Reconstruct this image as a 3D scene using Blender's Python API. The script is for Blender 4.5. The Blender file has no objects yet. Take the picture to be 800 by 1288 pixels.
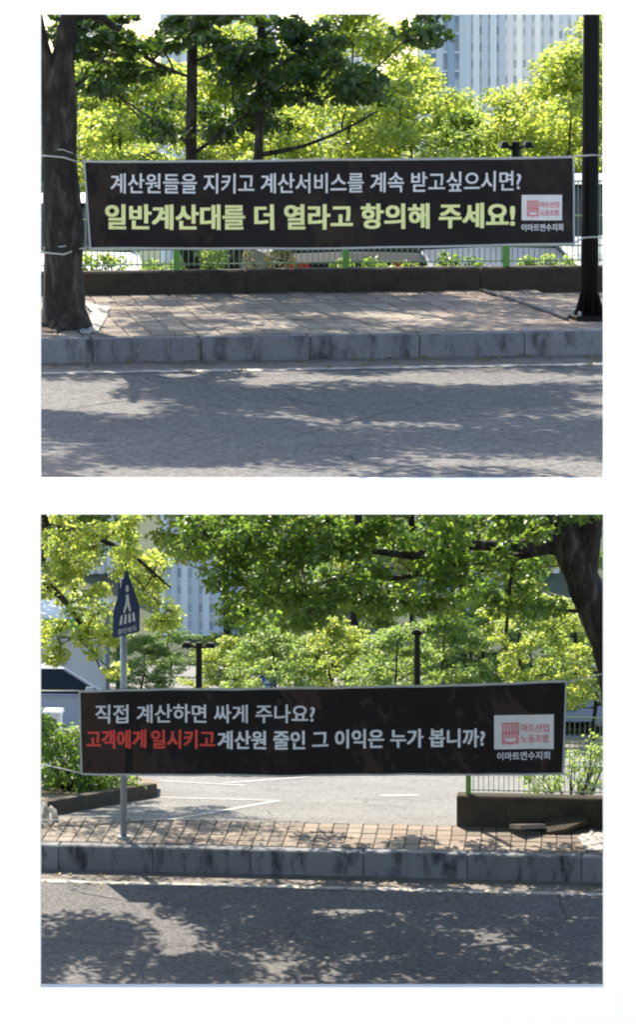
import bpy, bmesh, math, random
import numpy as np
from mathutils import Vector, Matrix, noise

R = math.radians
scn = bpy.context.scene
C = scn.collection

# ------------------------------------------------------------------ camera
FPX, HOR, W0, H0 = 3800.0, 70.0, 800.0, 1288.0      # focal length and horizon row in photograph pixels
ZC = 10.97                                          # eye height above the lower street
cam_d = bpy.data.cameras.new('camera')
cam = bpy.data.objects.new('camera', cam_d); C.objects.link(cam)
cam.location = (0, 0, ZC); cam.rotation_euler = (R(90), 0, 0)
cam_d.sensor_fit = 'VERTICAL'; cam_d.sensor_height = 36.0
cam_d.lens = 36.0 * FPX / H0
cam_d.shift_y = -(H0 / 2 - HOR) / H0
cam_d.clip_start = 0.5; cam_d.clip_end = 12000
scn.camera = cam

# ------------------------------------------------------------------ sky, sun, exposure
SUN_EL, SUN_AZ = 50.0, -24.0                        # azimuth from +Y towards +X
world = bpy.data.worlds.new('World'); scn.world = world
world.use_nodes = True
nt = world.node_tree; nt.nodes.clear()
sky = nt.nodes.new('ShaderNodeTexSky'); sky.sky_type = 'NISHITA'; sky.sun_disc = False
sky.sun_elevation = R(SUN_EL); sky.sun_rotation = R(SUN_AZ)
sky.air_density = 1.0; sky.dust_density = 1.0; sky.ozone_density = 0.6
bg = nt.nodes.new('ShaderNodeBackground'); bg.inputs['Strength'].default_value = 0.15
wo = nt.nodes.new('ShaderNodeOutputWorld')
nt.links.new(sky.outputs['Color'], bg.inputs['Color']); nt.links.new(bg.outputs[0], wo.inputs['Surface'])

sun_d = bpy.data.lights.new('sun', 'SUN'); sun_d.energy = 4.6; sun_d.angle = R(0.45); sun_d.color = (1.0, 0.9, 0.74)
sun = bpy.data.objects.new('sun', sun_d); C.objects.link(sun)
to_sun = Vector((math.sin(R(SUN_AZ)) * math.cos(R(SUN_EL)), math.cos(R(SUN_AZ)) * math.cos(R(SUN_EL)), math.sin(R(SUN_EL))))
sun.rotation_euler = to_sun.to_track_quat('Z', 'Y').to_euler()
sun.location = (-40, 60, 80)

scn.view_settings.view_transform = 'Standard'
scn.view_settings.look = 'None'
scn.view_settings.exposure = 1.52
scn.view_settings.gamma = 1.0
scn.view_settings.use_curve_mapping = False
scn.render.engine = 'CYCLES'
scn.cycles.filter_width = 2.1
scn.cycles.max_bounces = 8
scn.cycles.diffuse_bounces = 4
scn.cycles.transmission_bounces = 6
scn.cycles.transparent_max_bounces = 6

# ------------------------------------------------------------------ geometry helpers
class Frame:
    """street frame: u along the kerb to the right, v away from the eye, w up"""
    def __init__(s, o, yaw):
        s.o = Vector(o); s.yaw = yaw
        s.U = Vector((math.cos(yaw), math.sin(yaw), 0)); s.V = Vector((-math.sin(yaw), math.cos(yaw), 0))
    def world(s, u, v, w): return s.o + s.U * u + s.V * v + Vector((0, 0, w))
    def local(s, p):
        q = Vector(p) - s.o
        return q.dot(s.U), q.dot(s.V), q.z
    def onplane(s, x, y, v0=None, w0=None, slope=0.0, vs=0.0):
        """view ray of a photograph point met with v=v0, or with the surface w = w0 - slope*(v-vs)"""
        d = Vector(((x - 400) / FPX, 1.0, -(y - HOR) / FPX)); e = Vector((0, 0, ZC)) - s.o
        eu, ev, ez = e.dot(s.U), e.dot(s.V), e.z
        du, dv, dz = d.dot(s.U), d.dot(s.V), d.z
        if v0 is not None: t = (v0 - ev) / dv
        else: t = (w0 - slope * (ev - vs) - ez) / (dz + slope * dv)
        return eu + du * t, ev + dv * t, ez + dz * t

def pix(x, y, d): return Vector(((x - 400) * d / FPX, d, ZC - (y - HOR) * d / FPX))

class MB:
    def __init__(s): s.v = []; s.f = []
    def add(s, vs, fs):
        n = len(s.v); s.v += [tuple(p) for p in vs]; s.f += [tuple(i + n for i in f) for f in fs]; return s
    def box(s, x0, x1, y0, y1, z0, z1, taper=0.0):
        t = taper
        s.add([(x0, y0, z0), (x1, y0, z0), (x1, y1, z0), (x0, y1, z0), (x0 + t, y0 + t, z1), (x1 - t, y0 + t, z1), (x1 - t, y1 - t, z1), (x0 + t, y1 - t, z1)],
              [(0, 3, 2, 1), (4, 5, 6, 7), (0, 1, 5, 4), (1, 2, 6, 5), (2, 3, 7, 6), (3, 0, 4, 7)]); return s
    def bevbox(s, x0, x1, y0, y1, z0, z1, b):
        s.box(x0, x1, y0, y1, z0, z1 - b)
        s.f.pop(-5)
        n = len(s.v) - 8
        s.add([(x0 + b, y0 + b, z1), (x1 - b, y0 + b, z1), (x1 - b, y1 - b, z1), (x0 + b, y1 - b, z1)], [(0, 1, 2, 3)])
        m = n + 8
        for i in range(4):
            j = (i + 1) % 4
            s.f.append((n + 4 + i, n + 4 + j, m + j, m + i))
        return s
    def prism(s, poly, z0, z1):
        n = len(poly)
        vs = [(p[0], p[1], z0) for p in poly] + [(p[0], p[1], z1) for p in poly]
        s.add(vs, [tuple(range(n - 1, -1, -1)), tuple(range(n, 2 * n))] + [(i, (i + 1) % n, n + (i + 1) % n, n + i) for i in range(n)]); return s
    def tube(s, path, rad, n=8, cap=True, rough=0.0, rng=None):
        path = [Vector(p) for p in path]; k = len(path)
        if not hasattr(rad, '__len__'): rad = [rad] * k
        vs = []; ref = None
        for i, p in enumerate(path):
            t = (path[min(i + 1, k - 1)] - path[max(i - 1, 0)])
            t = t.normalized() if t.length > 1e-9 else Vector((0, 0, 1))
            if ref is None: ref = t.cross(Vector((0.31, 0.93, 0.17))).normalized()
            ref = (ref - t * ref.dot(t)); ref = ref.normalized() if ref.length > 1e-6 else t.orthogonal().normalized()
            b = t.cross(ref)
            for j in range(n):
                a = 2 * math.pi * j / n
                rr = rad[i] * (1 + (rng.uniform(-rough, rough) if rng else 0))
                vs.append(p + (ref * math.cos(a) + b * math.sin(a)) * rr)
        fs = [(i * n + j, i * n + (j + 1) % n, (i + 1) * n + (j + 1) % n, (i + 1) * n + j) for i in range(k - 1) for j in range(n)]
        if cap: fs += [tuple(range(n - 1, -1, -1)), tuple(range((k - 1) * n, k * n))]
        return s.add(vs, fs)
    def mesh(s, name, smooth=False):
        me = bpy.data.meshes.new(name); me.from_pydata(s.v, [], s.f); me.update()
        if smooth: me.polygons.foreach_set('use_smooth', [True] * len(me.polygons))
        return me
    def build(s, name, mat, parent=None, loc=(0, 0, 0), rz=0.0, smooth=False):
        return link(name, s.mesh(name, smooth), mat, parent, loc, rz)

def link(name, me, mat, parent=None, loc=(0, 0, 0), rz=0.0):
    o = bpy.data.objects.new(name, me); C.objects.link(o)
    if mat and not me.materials: me.materials.append(mat)
    o.location = loc; o.rotation_euler = (0, 0, rz)
    if parent: o.parent = parent
    return o
def empty(name, loc=(0, 0, 0), rz=0.0):
    o = bpy.data.objects.new(name, None); C.objects.link(o); o.location = loc; o.rotation_euler = (0, 0, rz)
    o.empty_display_size = 0.2
    return o
def tag(o, label=None, cat=None, group=None, kind=None):
    if label: o['label'] = label
    if cat: o['category'] = cat
    if group: o['group'] = group
    if kind: o['kind'] = kind
    return o

# ------------------------------------------------------------------ materials
def nodes(name):
    m = bpy.data.materials.new(name); m.use_nodes = True
    t = m.node_tree; b = t.nodes['Principled BSDF']
    return m, t, b
def nz(t, vec, scale, detail=4, rough=0.6):
    n = t.nodes.new('ShaderNodeTexNoise'); n.inputs['Scale'].default_value = scale
    n.inputs['Detail'].default_value = detail; n.inputs['Roughness'].default_value = rough
    if vec: t.links.new(vec, n.inputs['Vector'])
    return n.outputs['Fac']
def ramp(t, fac, a, b, c0=(0, 0, 0, 1), c1=(1, 1, 1, 1)):
    r = t.nodes.new('ShaderNodeValToRGB'); r.color_ramp.elements[0].position = a; r.color_ramp.elements[1].position = b
    r.color_ramp.elements[0].color = c0; r.color_ramp.elements[1].color = c1
    t.links.new(fac, r.inputs[0]); return r.outputs[0]
def mixc(t, fac, a, b, mode='MIX'):
    m = t.nodes.new('ShaderNodeMix'); m.data_type = 'RGBA'; m.blend_type = mode
    for sock, val in ((m.inputs[0], fac), (m.inputs[6], a), (m.inputs[7], b)):
        if hasattr(val, 'links'): t.links.new(val, sock)
        elif isinstance(val, (int, float)): sock.default_value = val
        else: sock.default_value = (*val[:3], 1)
    return m.outputs[2]
def pos(t, scale=(1, 1, 1)):
    g = t.nodes.new('ShaderNodeNewGeometry')
    if scale == (1, 1, 1): return g.outputs['Position']
    m = t.nodes.new('ShaderNodeMapping'); m.inputs['Scale'].default_value = scale
    t.links.new(g.outputs['Position'], m.inputs['Vector']); return m.outputs[0]
def bump(t, b, h, strength, dist=0.01):
    n = t.nodes.new('ShaderNodeBump'); n.inputs['Strength'].default_value = strength; n.inputs['Distance'].default_value = dist
    t.links.new(h, n.inputs['Height']); t.links.new(n.outputs[0], b.inputs['Normal'])
def mul(c, k): return tuple(x * k for x in c)

def mat(name, col, rough=0.8, var=0.25, scale=3.0, fine=0.15, fscale=60.0, bmp=0.0, metal=0.0, obj=0.0, stain=0.0, stscale=1.2, stcol=None, stretch=(1, 1, 1), spec=0.3):
    m, t, b = nodes(name)
    p = pos(t, stretch)
    c = mixc(t, nz(t, p, scale), mul(col, 1 - var), mul(col, 1 + var))
    f = nz(t, p, fscale, 3, 0.7)
    c = mixc(t, ramp(t, f, 0.3, 0.7), c, mixc(t, 1.0, c, (1 - 2 * fine,) * 3, 'MULTIPLY'))
    if stain:
        s = ramp(t, nz(t, p, stscale, 6, 0.65), 0.5, 0.66)
        sv = t.nodes.new('ShaderNodeMath'); sv.operation = 'MULTIPLY'; sv.inputs[1].default_value = stain; t.links.new(s, sv.inputs[0])
        c = mixc(t, sv.outputs[0], c, stcol or mul(col, 0.3))
    if obj:
        oi = t.nodes.new('ShaderNodeObjectInfo')
        c = mixc(t, 1.0, c, ramp(t, oi.outputs['Random'], 0, 1, (1 - obj,) * 3 + (1,), (1 + obj,) * 3 + (1,)), 'MULTIPLY')
    t.links.new(c, b.inputs['Base Color'])
    b.inputs['Roughness'].default_value = rough; b.inputs['Metallic'].default_value = metal
    b.inputs['Specular IOR Level'].default_value = spec
    if bmp: bump(t, b, f, bmp)
    return m

def asphalt(name, col):
    m, t, b = nodes(name)
    p = pos(t)
    v = t.nodes.new('ShaderNodeTexVoronoi'); v.inputs['Scale'].default_value = 38; t.links.new(p, v.inputs['Vector'])
    s = t.nodes.new('ShaderNodeSeparateColor'); t.links.new(v.outputs['Color'], s.inputs[0])
    c = mixc(t, s.outputs[0], mul(col, 0.25), mul(col, 2.0))
    f = nz(t, p, 130, 2, 0.7)
    c = mixc(t, 0.42, c, mixc(t, ramp(t, f, 0.35, 0.65), mul(col, 0.4), mul(col, 1.7)))
    c = mixc(t, ramp(t, nz(t, p, 0.7, 5), 0.35, 0.7), c, mixc(t, 1.0, c, (0.8, 0.8, 0.82), 'MULTIPLY'))
    # oil spots and hairline cracks
    c = mixc(t, ramp(t, nz(t, p, 1.7, 5, 0.7), 0.6, 0.72), c, mixc(t, 1.0, c, (0.62, 0.61, 0.6), 'MULTIPLY'))
    ds = t.nodes.new('ShaderNodeMapping'); t.links.new(p, ds.inputs['Vector'])
    nv = t.nodes.new('ShaderNodeTexNoise'); nv.inputs['Scale'].default_value = 1.4; nv.inputs['Detail'].default_value = 5; t.links.new(p, nv.inputs['Vector'])
    wv = mixc(t, 0.35, p, nv.outputs['Color'], 'ADD')
    ve = t.nodes.new('ShaderNodeTexVoronoi'); ve.feature = 'DISTANCE_TO_EDGE'; ve.inputs['Scale'].default_value = 0.42; t.links.new(wv, ve.inputs['Vector'])
    cr = ramp(t, ve.outputs['Distance'], 0.002, 0.007, (1, 1, 1, 1), (0, 0, 0, 1))
    mk = ramp(t, nz(t, p, 0.5, 2), 0.5, 0.56)
    c = mixc(t, mixc(t, 1.0, cr, mk, 'MULTIPLY'), c, mul(col, 0.3))
    t.links.new(c, b.inputs['Base Color']); b.inputs['Roughness'].default_value = 0.88; b.inputs['Specular IOR Level'].default_value = 0.25
    bump(t, b, f, 0.35, 0.008)
    return m

def leafmat(name, refl, trans, k=0.5):
    m = bpy.data.materials.new(name); m.use_nodes = True
    t = m.node_tree; t.nodes.clear()
    out = t.nodes.new('ShaderNodeOutputMaterial')
    at = t.nodes.new('ShaderNodeAttribute'); at.attribute_name = 'tone'
    def vary(c):
        return mixc(t, at.outputs['Fac'], (c[0] * 0.62, c[1] * 0.72, c[2] * 0.75), (c[0] * 1.35, c[1] * 1.2, c[2] * 1.0))
    d = t.nodes.new('ShaderNodeBsdfDiffuse'); t.links.new(vary(refl), d.inputs[0])
    tr = t.nodes.new('ShaderNodeBsdfTranslucent'); t.links.new(vary(trans), tr.inputs[0])
    g = t.nodes.new('ShaderNodeBsdfGlossy'); g.inputs['Roughness'].default_value = 0.42; g.inputs[0].default_value = (0.8, 0.85, 0.8, 1)
    a = t.nodes.new('ShaderNodeMixShader'); a.inputs[0].default_value = k
    t.links.new(d.outputs[0], a.inputs[1]); t.links.new(tr.outputs[0], a.inputs[2])
    b = t.nodes.new('ShaderNodeMixShader'); b.inputs[0].default_value = 0.05
    t.links.new(a.outputs[0], b.inputs[1]); t.links.new(g.outputs[0], b.inputs[2])
    t.links.new(b.outputs[0], out.inputs[0])
    return m

def clothmat(name, refl, trans, k=0.4):
    m = bpy.data.materials.new(name); m.use_nodes = True
    t = m.node_tree; t.nodes.clear()
    out = t.nodes.new('ShaderNodeOutputMaterial')
    p = pos(t)
    f = nz(t, p, 2.5, 4)
    d = t.nodes.new('ShaderNodeBsdfDiffuse'); t.links.new(mixc(t, f, mul(refl, 0.8), mul(refl, 1.2)), d.inputs[0])
    tr = t.nodes.new('ShaderNodeBsdfTranslucent'); t.links.new(mixc(t, f, mul(trans, 0.8), mul(trans, 1.2)), tr.inputs[0])
    a = t.nodes.new('ShaderNodeMixShader'); a.inputs[0].default_value = k
    t.links.new(d.outputs[0], a.inputs[1]); t.links.new(tr.outputs[0], a.inputs[2])
    gl = t.nodes.new('ShaderNodeBsdfGlossy'); gl.inputs['Roughness'].default_value = 0.5
    b2 = t.nodes.new('ShaderNodeMixShader'); b2.inputs[0].default_value = 0.01
    t.links.new(a.outputs[0], b2.inputs[1]); t.links.new(gl.outputs[0], b2.inputs[2]); t.links.new(b2.outputs[0], out.inputs[0])
    return m

M = {}
M['white'] = mat('white_paint', (0.94, 0.885, 0.82), 0.7, 0.005, 1, 0.0)
M['asphalt'] = asphalt('road_asphalt', (0.098, 0.095, 0.095))
M['lot'] = asphalt('lot_asphalt', (0.135, 0.132, 0.124))
M['gutter'] = mat('gutter_concrete', (0.2, 0.18, 0.165), 0.9, 0.25, 2, 0.2, 50, 0.3, stain=0.5, stscale=3)
M['line'] = mat('worn_line_paint', (0.42, 0.41, 0.38), 0.8, 0.2, 6, 0.2, 40, stain=0.9, stscale=9, stcol=(0.16, 0.155, 0.15))
M['kerb'] = mat('kerb_granite', (0.185, 0.19, 0.205), 0.8, 0.2, 4, 0.2, 90, 0.2, obj=0.12, stain=1.0, stscale=5.5, stcol=(0.035, 0.037, 0.045), stretch=(1, 1, 0.35))
M['mortar'] = mat('dirty_joint', (0.15, 0.135, 0.115), 0.95, 0.3, 6, 0.2)
M['paver'] = mat('paver_block', (0.235, 0.2, 0.163), 0.9, 0.25, 2, 0.2, 70, 0.3, obj=0.28, stain=0.7, stscale=2, stcol=(0.15, 0.13, 0.11))
M['paver_pink'] = mat('paver_block_pink', (0.24, 0.19, 0.15), 0.9, 0.18, 2, 0.18, 70, 0.3, obj=0.24, stain=0.55, stscale=2, stcol=(0.18, 0.145, 0.12))
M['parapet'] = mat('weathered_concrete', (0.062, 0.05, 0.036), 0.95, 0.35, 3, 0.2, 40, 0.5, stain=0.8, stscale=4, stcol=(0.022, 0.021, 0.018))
M['concrete'] = mat('pale_concrete', (0.55, 0.53, 0.5), 0.9, 0.1, 1.2, 0.06)
M['terrain'] = mat('terrain_grass', (0.04, 0.055, 0.025), 0.95, 0.35, 0.05, 0.2, 2)
M['soil'] = mat('dry_soil', (0.2, 0.16, 0.11), 0.95, 0.3, 3, 0.25, 40, 0.6)
M['pale_soil'] = mat('pale_gravel_soil', (0.24, 0.225, 0.18), 0.95, 0.25, 3, 0.25, 40, 0.5)
M['bark'] = mat('dark_bark', (0.036, 0.03, 0.026), 0.95, 0.35, 6, 0.3, 22, 1.0, stretch=(1, 1, 0.3), stain=0.8, stscale=9, stcol=(0.11, 0.1, 0.085))
M['twig'] = mat('twig_bark', (0.028, 0.023, 0.019), 0.95, 0.3, 6, 0.2)
M['black'] = mat('black_paint', (0.005, 0.005, 0.005), 0.55, 0.2, 5, 0.1, spec=0.15)
M['green'] = mat('green_fence_paint', (0.13, 0.33, 0.06), 0.55, 0.15, 5, 0.1)
M['wire'] = mat('pale_fence_wire', (0.22, 0.33, 0.18), 0.55, 0.15, 5, 0.1)
M['steel'] = mat('galvanised_steel', (0.3, 0.33, 0.36), 0.45, 0.15, 6, 0.1, metal=0.4)
M['rope'] = mat('white_rope', (0.6, 0.59, 0.55), 0.9, 0.1, 20, 0.2)
M['sack'] = mat('white_sack_cloth', (0.36, 0.35, 0.33), 0.9, 0.15, 5, 0.1, stain=0.6, stscale=5)
M['banner'] = clothmat('black_banner_cloth', (0.0125, 0.012, 0.0145), (0.011, 0.008, 0.007), 0.4)
M['text_white'] = clothmat('white_print', (0.78, 0.78, 0.8), (0.5, 0.5, 0.5), 0.15)
M['text_yellow'] = clothmat('yellow_print', (0.92, 0.92, 0.42), (0.6, 0.6, 0.3), 0.15)
M['text_red'] = clothmat('red_print', (0.75, 0.09, 0.07), (0.5, 0.08, 0.06), 0.15)
M['text_pink'] = clothmat('pink_print', (0.75, 0.25, 0.27), (0.5, 0.2, 0.2), 0.15)
M['logo_white'] = clothmat('logo_white_print', (0.8, 0.77, 0.75), (0.6, 0.5, 0.45), 0.15)
M['hem'] = clothmat('grey_hem', (0.5, 0.5, 0.5), (0.3, 0.3, 0.3), 0.2)
M['sign_blue'] = mat('sign_blue', (0.012, 0.035, 0.13), 0.5, 0.1, 5, 0.05)
M['sign_white'] = mat('sign_white', (0.75, 0.76, 0.78), 0.5, 0.05, 5, 0.05)
M['bright_blue'] = mat('bright_blue_paint', (0.03, 0.16, 0.6), 0.5, 0.1, 5, 0.05)
M['glass'] = mat('car_glass', (0.015, 0.018, 0.022), 0.15, 0.1, 1, 0.0, spec=0.12)
M['rubber'] = mat('tyre_rubber', (0.02, 0.02, 0.02), 0.9, 0.1, 5, 0.1)
M['rim'] = mat('alloy_rim', (0.45, 0.46, 0.48), 0.35, 0.1, 5, 0.0, metal=0.7)
M['lamp_red'] = mat('tail_lamp', (0.4, 0.02, 0.02), 0.25, 0.1, 5, 0.0)
M['lamp_clear'] = mat('head_lamp', (0.7, 0.7, 0.72), 0.15, 0.1, 5, 0.0)
M['plate'] = mat('number_plate', (0.75, 0.75, 0.72), 0.4, 0.02, 5, 0.0)
M['plastic'] = mat('black_plastic', (0.03, 0.03, 0.032), 0.6, 0.1, 5, 0.0)
for k, c in (('dark', (0.02, 0.022, 0.03)), ('navy', (0.03, 0.045, 0.08)), ('silver', (0.28, 0.3, 0.33)), ('white', (0.5, 0.51, 0.53))):
    m = mat('car_paint_' + k, c, 0.5, 0.03, 1, 0.0, spec=0.1); M['car_' + k] = m
    m.node_tree.nodes['Principled BSDF'].inputs['Coat Weight'].default_value = 0.03
M['tower_pale'] = mat('tower_haze_pale', (0.84, 0.81, 0.76), 0.8, 0.03, 0.05, 0.02, 1)  # distance haze put into the colour, paler than bare paint
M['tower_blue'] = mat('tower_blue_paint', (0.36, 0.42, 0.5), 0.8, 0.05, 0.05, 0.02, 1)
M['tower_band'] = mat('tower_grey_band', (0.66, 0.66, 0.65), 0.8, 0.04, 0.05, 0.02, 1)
M['tower_glass'] = mat('tower_window_hazed', (0.48, 0.5, 0.52), 0.4, 0.1, 0.2, 0.0, obj=0.3)  # panes lightened as well, haze of distance painted in
M['leaf_yellow'] = leafmat('leaf_yellow_green', (0.13, 0.185, 0.03), (0.56, 0.67, 0.11), 0.6)
M['leaf_light'] = leafmat('leaf_light_green', (0.11, 0.18, 0.04), (0.42, 0.58, 0.12), 0.56)
M['leaf_mid'] = leafmat('leaf_mid_green', (0.06, 0.115, 0.022), (0.26, 0.42, 0.055), 0.5)
M['leaf_dark'] = leafmat('leaf_dark_green', (0.028, 0.058, 0.012), (0.09, 0.17, 0.016), 0.42)
M['leaf_dry'] = leafmat('leaf_dry_grass', (0.24, 0.2, 0.08), (0.3, 0.25, 0.08), 0.4)

# ------------------------------------------------------------------ foliage
def leaf_mesh(name, clusters, size, material, seed, aspect=0.62, droop=0.35, up=0.7):
    """clusters: (centre, (rx, ry, rz), count) in the tree's own coordinates"""
    g = np.random.default_rng(seed)
    P = []
    S = []
    for c, r, n in clusters:
        d = g.normal(size=(n, 3)); d /= np.linalg.norm(d, axis=1)[:, None] + 1e-9
        rad = g.random(n) ** 0.45
        P.append(np.array(c)[None, :] + d * rad[:, None] * np.array(r)[None, :])
        S.append(d)
    P = np.concatenate(P); S = np.concatenate(S); n = len(P)
    nrm = g.normal(size=(n, 3)) * 0.55 + S * 0.35; nrm[:, 2] += up
    nrm /= np.linalg.norm(nrm, axis=1)[:, None]
    ax = g.normal(size=(n, 3)) + S * 0.6; ax[:, 2] -= droop
    ax -= nrm * np.sum(ax * nrm, axis=1)[:, None]; ax /= np.linalg.norm(ax, axis=1)[:, None] + 1e-9
    sd = np.cross(nrm, ax)
    L = size * (0.6 + 0.8 * g.random(n))[:, None]; Wd = L * aspect * 0.5
    base = P - ax * L * 0.5; tip = P + ax * L * 0.5 - nrm * L * 0.12
    mid = P - ax * L * 0.06
    left = mid + sd * Wd + nrm * L * 0.1; right = mid - sd * Wd + nrm * L * 0.1
    V = np.stack([base, right, tip, left], axis=1).reshape(-1, 3)
    i = np.arange(n) * 4
    T = np.stack([i, i + 1, i + 2, i, i + 2, i + 3], axis=1).reshape(-1)
    me = bpy.data.meshes.new(name)
    me.vertices.add(n * 4); me.vertices.foreach_set('co', V.astype(np.float32).ravel())
    me.loops.add(n * 6); me.loops.foreach_set('vertex_index', T.astype(np.int32))
    me.polygons.add(n * 2); me.polygons.foreach_set('loop_start', (np.arange(n * 2) * 3).astype(np.int32))
    me.update(calc_edges=True)
    a = me.attributes.new('tone', 'FLOAT', 'FACE')
    a.data.foreach_set('value', np.repeat(g.random(n), 2).astype(np.float32))
    me.materials.append(material)
    return me

def bez(a, b, rng, sag=0.12, n=6, lift=0.0):
    a = Vector(a); b = Vector(b); L = (b - a).length
    c = a.lerp(b, 0.45) + Vector((rng.uniform(-1, 1), rng.uniform(-1, 1), rng.uniform(-0.4, 1))) * L * sag + Vector((0, 0, lift * L))
    return [a * (1 - t) ** 2 + c * 2 * t * (1 - t) + b * t ** 2 for t in [i / (n - 1) for i in range(n)]]

def limb_nodes(limbs, step=0.25):
    out = []
    for path, rad in limbs:
        for i in range(len(path) - 1):
            a, b = Vector(path[i]), Vector(path[i + 1]); k = max(1, int((b - a).length / step))
            for j in range(k):
                t = j / k; out.append((a.lerp(b, t), rad[i] * (1 - t) + rad[i + 1] * t))
    return out

def wood(limbs, clusters, seed, sides=9, min_r=0.008, low=0.0, frac=0.4, fine=False):
    rng = random.Random(seed); mb = MB()
    for path, rad in limbs:
        # densify for knobbly bark outline
        P, Q = [], []
        for i in range(len(path) - 1):
            a, b = Vector(path[i]), Vector(path[i + 1]); k = max(1, min(24, int((b - a).length / (0.09 if fine else 0.3))))
            for j in range(k):
                t = j / k; P.append(a.lerp(b, t)); Q.append(rad[i] * (1 - t) + rad[i + 1] * t)
        P.append(Vector(path[-1])); Q.append(rad[-1])
        # light smoothing
        for _ in range(2):
            P = [P[0]] + [(P[i - 1] + P[i] * 2 + P[i + 1]) / 4 for i in range(1, len(P) - 1)] + [P[-1]]
        n0 = len(mb.v)
        mb.tube(P, Q, 20 if rad[0] > 0.1 and fine else sides, True, 0.02, rng)
        if fine:
            k = 20 if rad[0] > 0.1 else sides
            for i in range(len(P)):
                for j in range(k):
                    p = Vector(mb.v[n0 + i * k + j]); d = p - P[i]
                    q = noise.noise(Vector((p.x * 9, p.y * 9, p.z * 2.2))) * 0.13 + noise.noise(Vector((p.x * 3, p.y * 3, p.z * 1.3))) * 0.12
                    mb.v[n0 + i * k + j] = tuple(P[i] + d * (1 + q))
    nd = [x for x in limb_nodes(limbs) if x[0].z > low]
    extra = []
    cl = sorted(clusters, key=lambda c: min((Vector(c[0]) - n[0]).length for n in nd))
    for c, r, n in cl:
        c = Vector(c)
        best = min(nd + extra, key=lambda q: (q[0] - c).length + max(0, q[0].z - c.z) * 1.2)
        path = bez(best[0], c, rng, 0.12)
        r0 = max(min_r * 1.6, best[1] * frac)
        r0 = min(r0, 0.02 + 0.016 * (best[0] - c).length * 2)
        rr = [r0 + (min_r - r0) * (i / 5) for i in range(6)]
        mb.tube(path, rr, 5, False)
        extra += [(path[3], rr[3]), (path[4], rr[4]), (path[2], rr[2])]
        for _ in range(3):
            e = c + Vector((rng.uniform(-1, 1) * r[0], rng.uniform(-1, 1) * r[1], rng.uniform(-0.6, 0.6) * r[2]))
            mb.tube(bez(path[4], e, rng, 0.1, 4), [min_r, min_r * 0.8, min_r * 0.6, min_r * 0.4], 4, False)
    return mb

def tree(name, label, base, limbs, clusters, size, leaf, seed, bark='bark', group=None, low=0.0, **kw):
    """limbs and clusters in world coordinates; the Empty stands at the trunk's foot"""
    base = Vector(base)
    limbs = [([Vector(p) - base for p in path], rad) for path, rad in limbs]
    clusters = [(tuple(Vector(c) - base), r, n) for c, r, n in clusters]
    root = empty(name, base); tag(root, label, 'tree', group)
    wood(limbs, clusters, seed, low=low, fine=True).build('trunk', M[bark], root, smooth=True)
    link('crown', leaf_mesh('crown', clusters, size, M[leaf], seed + 1, **kw), None, root)
    return root

def blob(c, r, n, seed, cr, cn, shell=0.33):
    """n leaf clusters spread through an ellipsoid"""
    rng = random.Random(seed); out = []
    while len(out) < n:
        d = Vector((rng.gauss(0, 1), rng.gauss(0, 1), rng.gauss(0, 1))).normalized() * rng.random() ** shell
        s = rng.uniform(0.7, 1.3)
        out.append(((c[0] + d.x * r[0], c[1] + d.y * r[1], c[2] + d.z * r[2]), (cr[0] * s, cr[1] * s, cr[2] * s), int(cn * s)))
    return out

def pxclusters(boxes, seed, cr, cn):
    """boxes: (x0, x1, y0, y1, d0, d1, n) read off the photograph and set at real distances"""
    rng = random.Random(seed); out = []
    for x0, x1, y0, y1, d0, d1, n in boxes:
        for _ in range(n):
            s = rng.uniform(0.7, 1.25)
            out.append((tuple(pix(rng.uniform(x0, x1), rng.uniform(y0, y1), rng.uniform(d0, d1))), (cr[0] * s, cr[1] * s, cr[2] * s), int(cn * s)))
    return out

# ------------------------------------------------------------------ frames of the two streets
A = Frame((0, 27.75, ZC - 2.79), R(9))              # upper street, on the deck
B = Frame((0, 40.4, 0.0), R(-5))                    # lower street
KA, KB = 0.22, 0.33                                 # kerb heights
PA = 5.0                                            # depth of the upper pavement up to its parapet
PB = 1.5                                            # depth of the lower pavement
SL = 0.167                                          # fall of the car park behind the lower street
def lot(v): return KB - SL * (v - PB)

# ------------------------------------------------------------------ terrain
mb = MB()
prof = [(-300, -0.02), (PB + 0.02, -0.02), (PB + 0.06, KB - 0.05), (60, lot(60) - 0.05), (360, -85), (9000, -85)]
for v, w in prof:
    for u in (-6000, 6000): mb.v.append((u, v, w))
mb.f = [(2 * i, 2 * i + 1, 2 * i + 3, 2 * i + 2) for i in range(len(prof) - 1)]
tag(mb.build('ground', M['terrain'], loc=B.o, rz=B.yaw), kind='structure')
mb = MB().box(-30, 30, -60, 19.4, -0.3, 0.004)
tag(mb.build('bounce_ground', M['concrete']), kind='structure')  # unseen pale ground, added to bounce sunlight onto the wall

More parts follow.
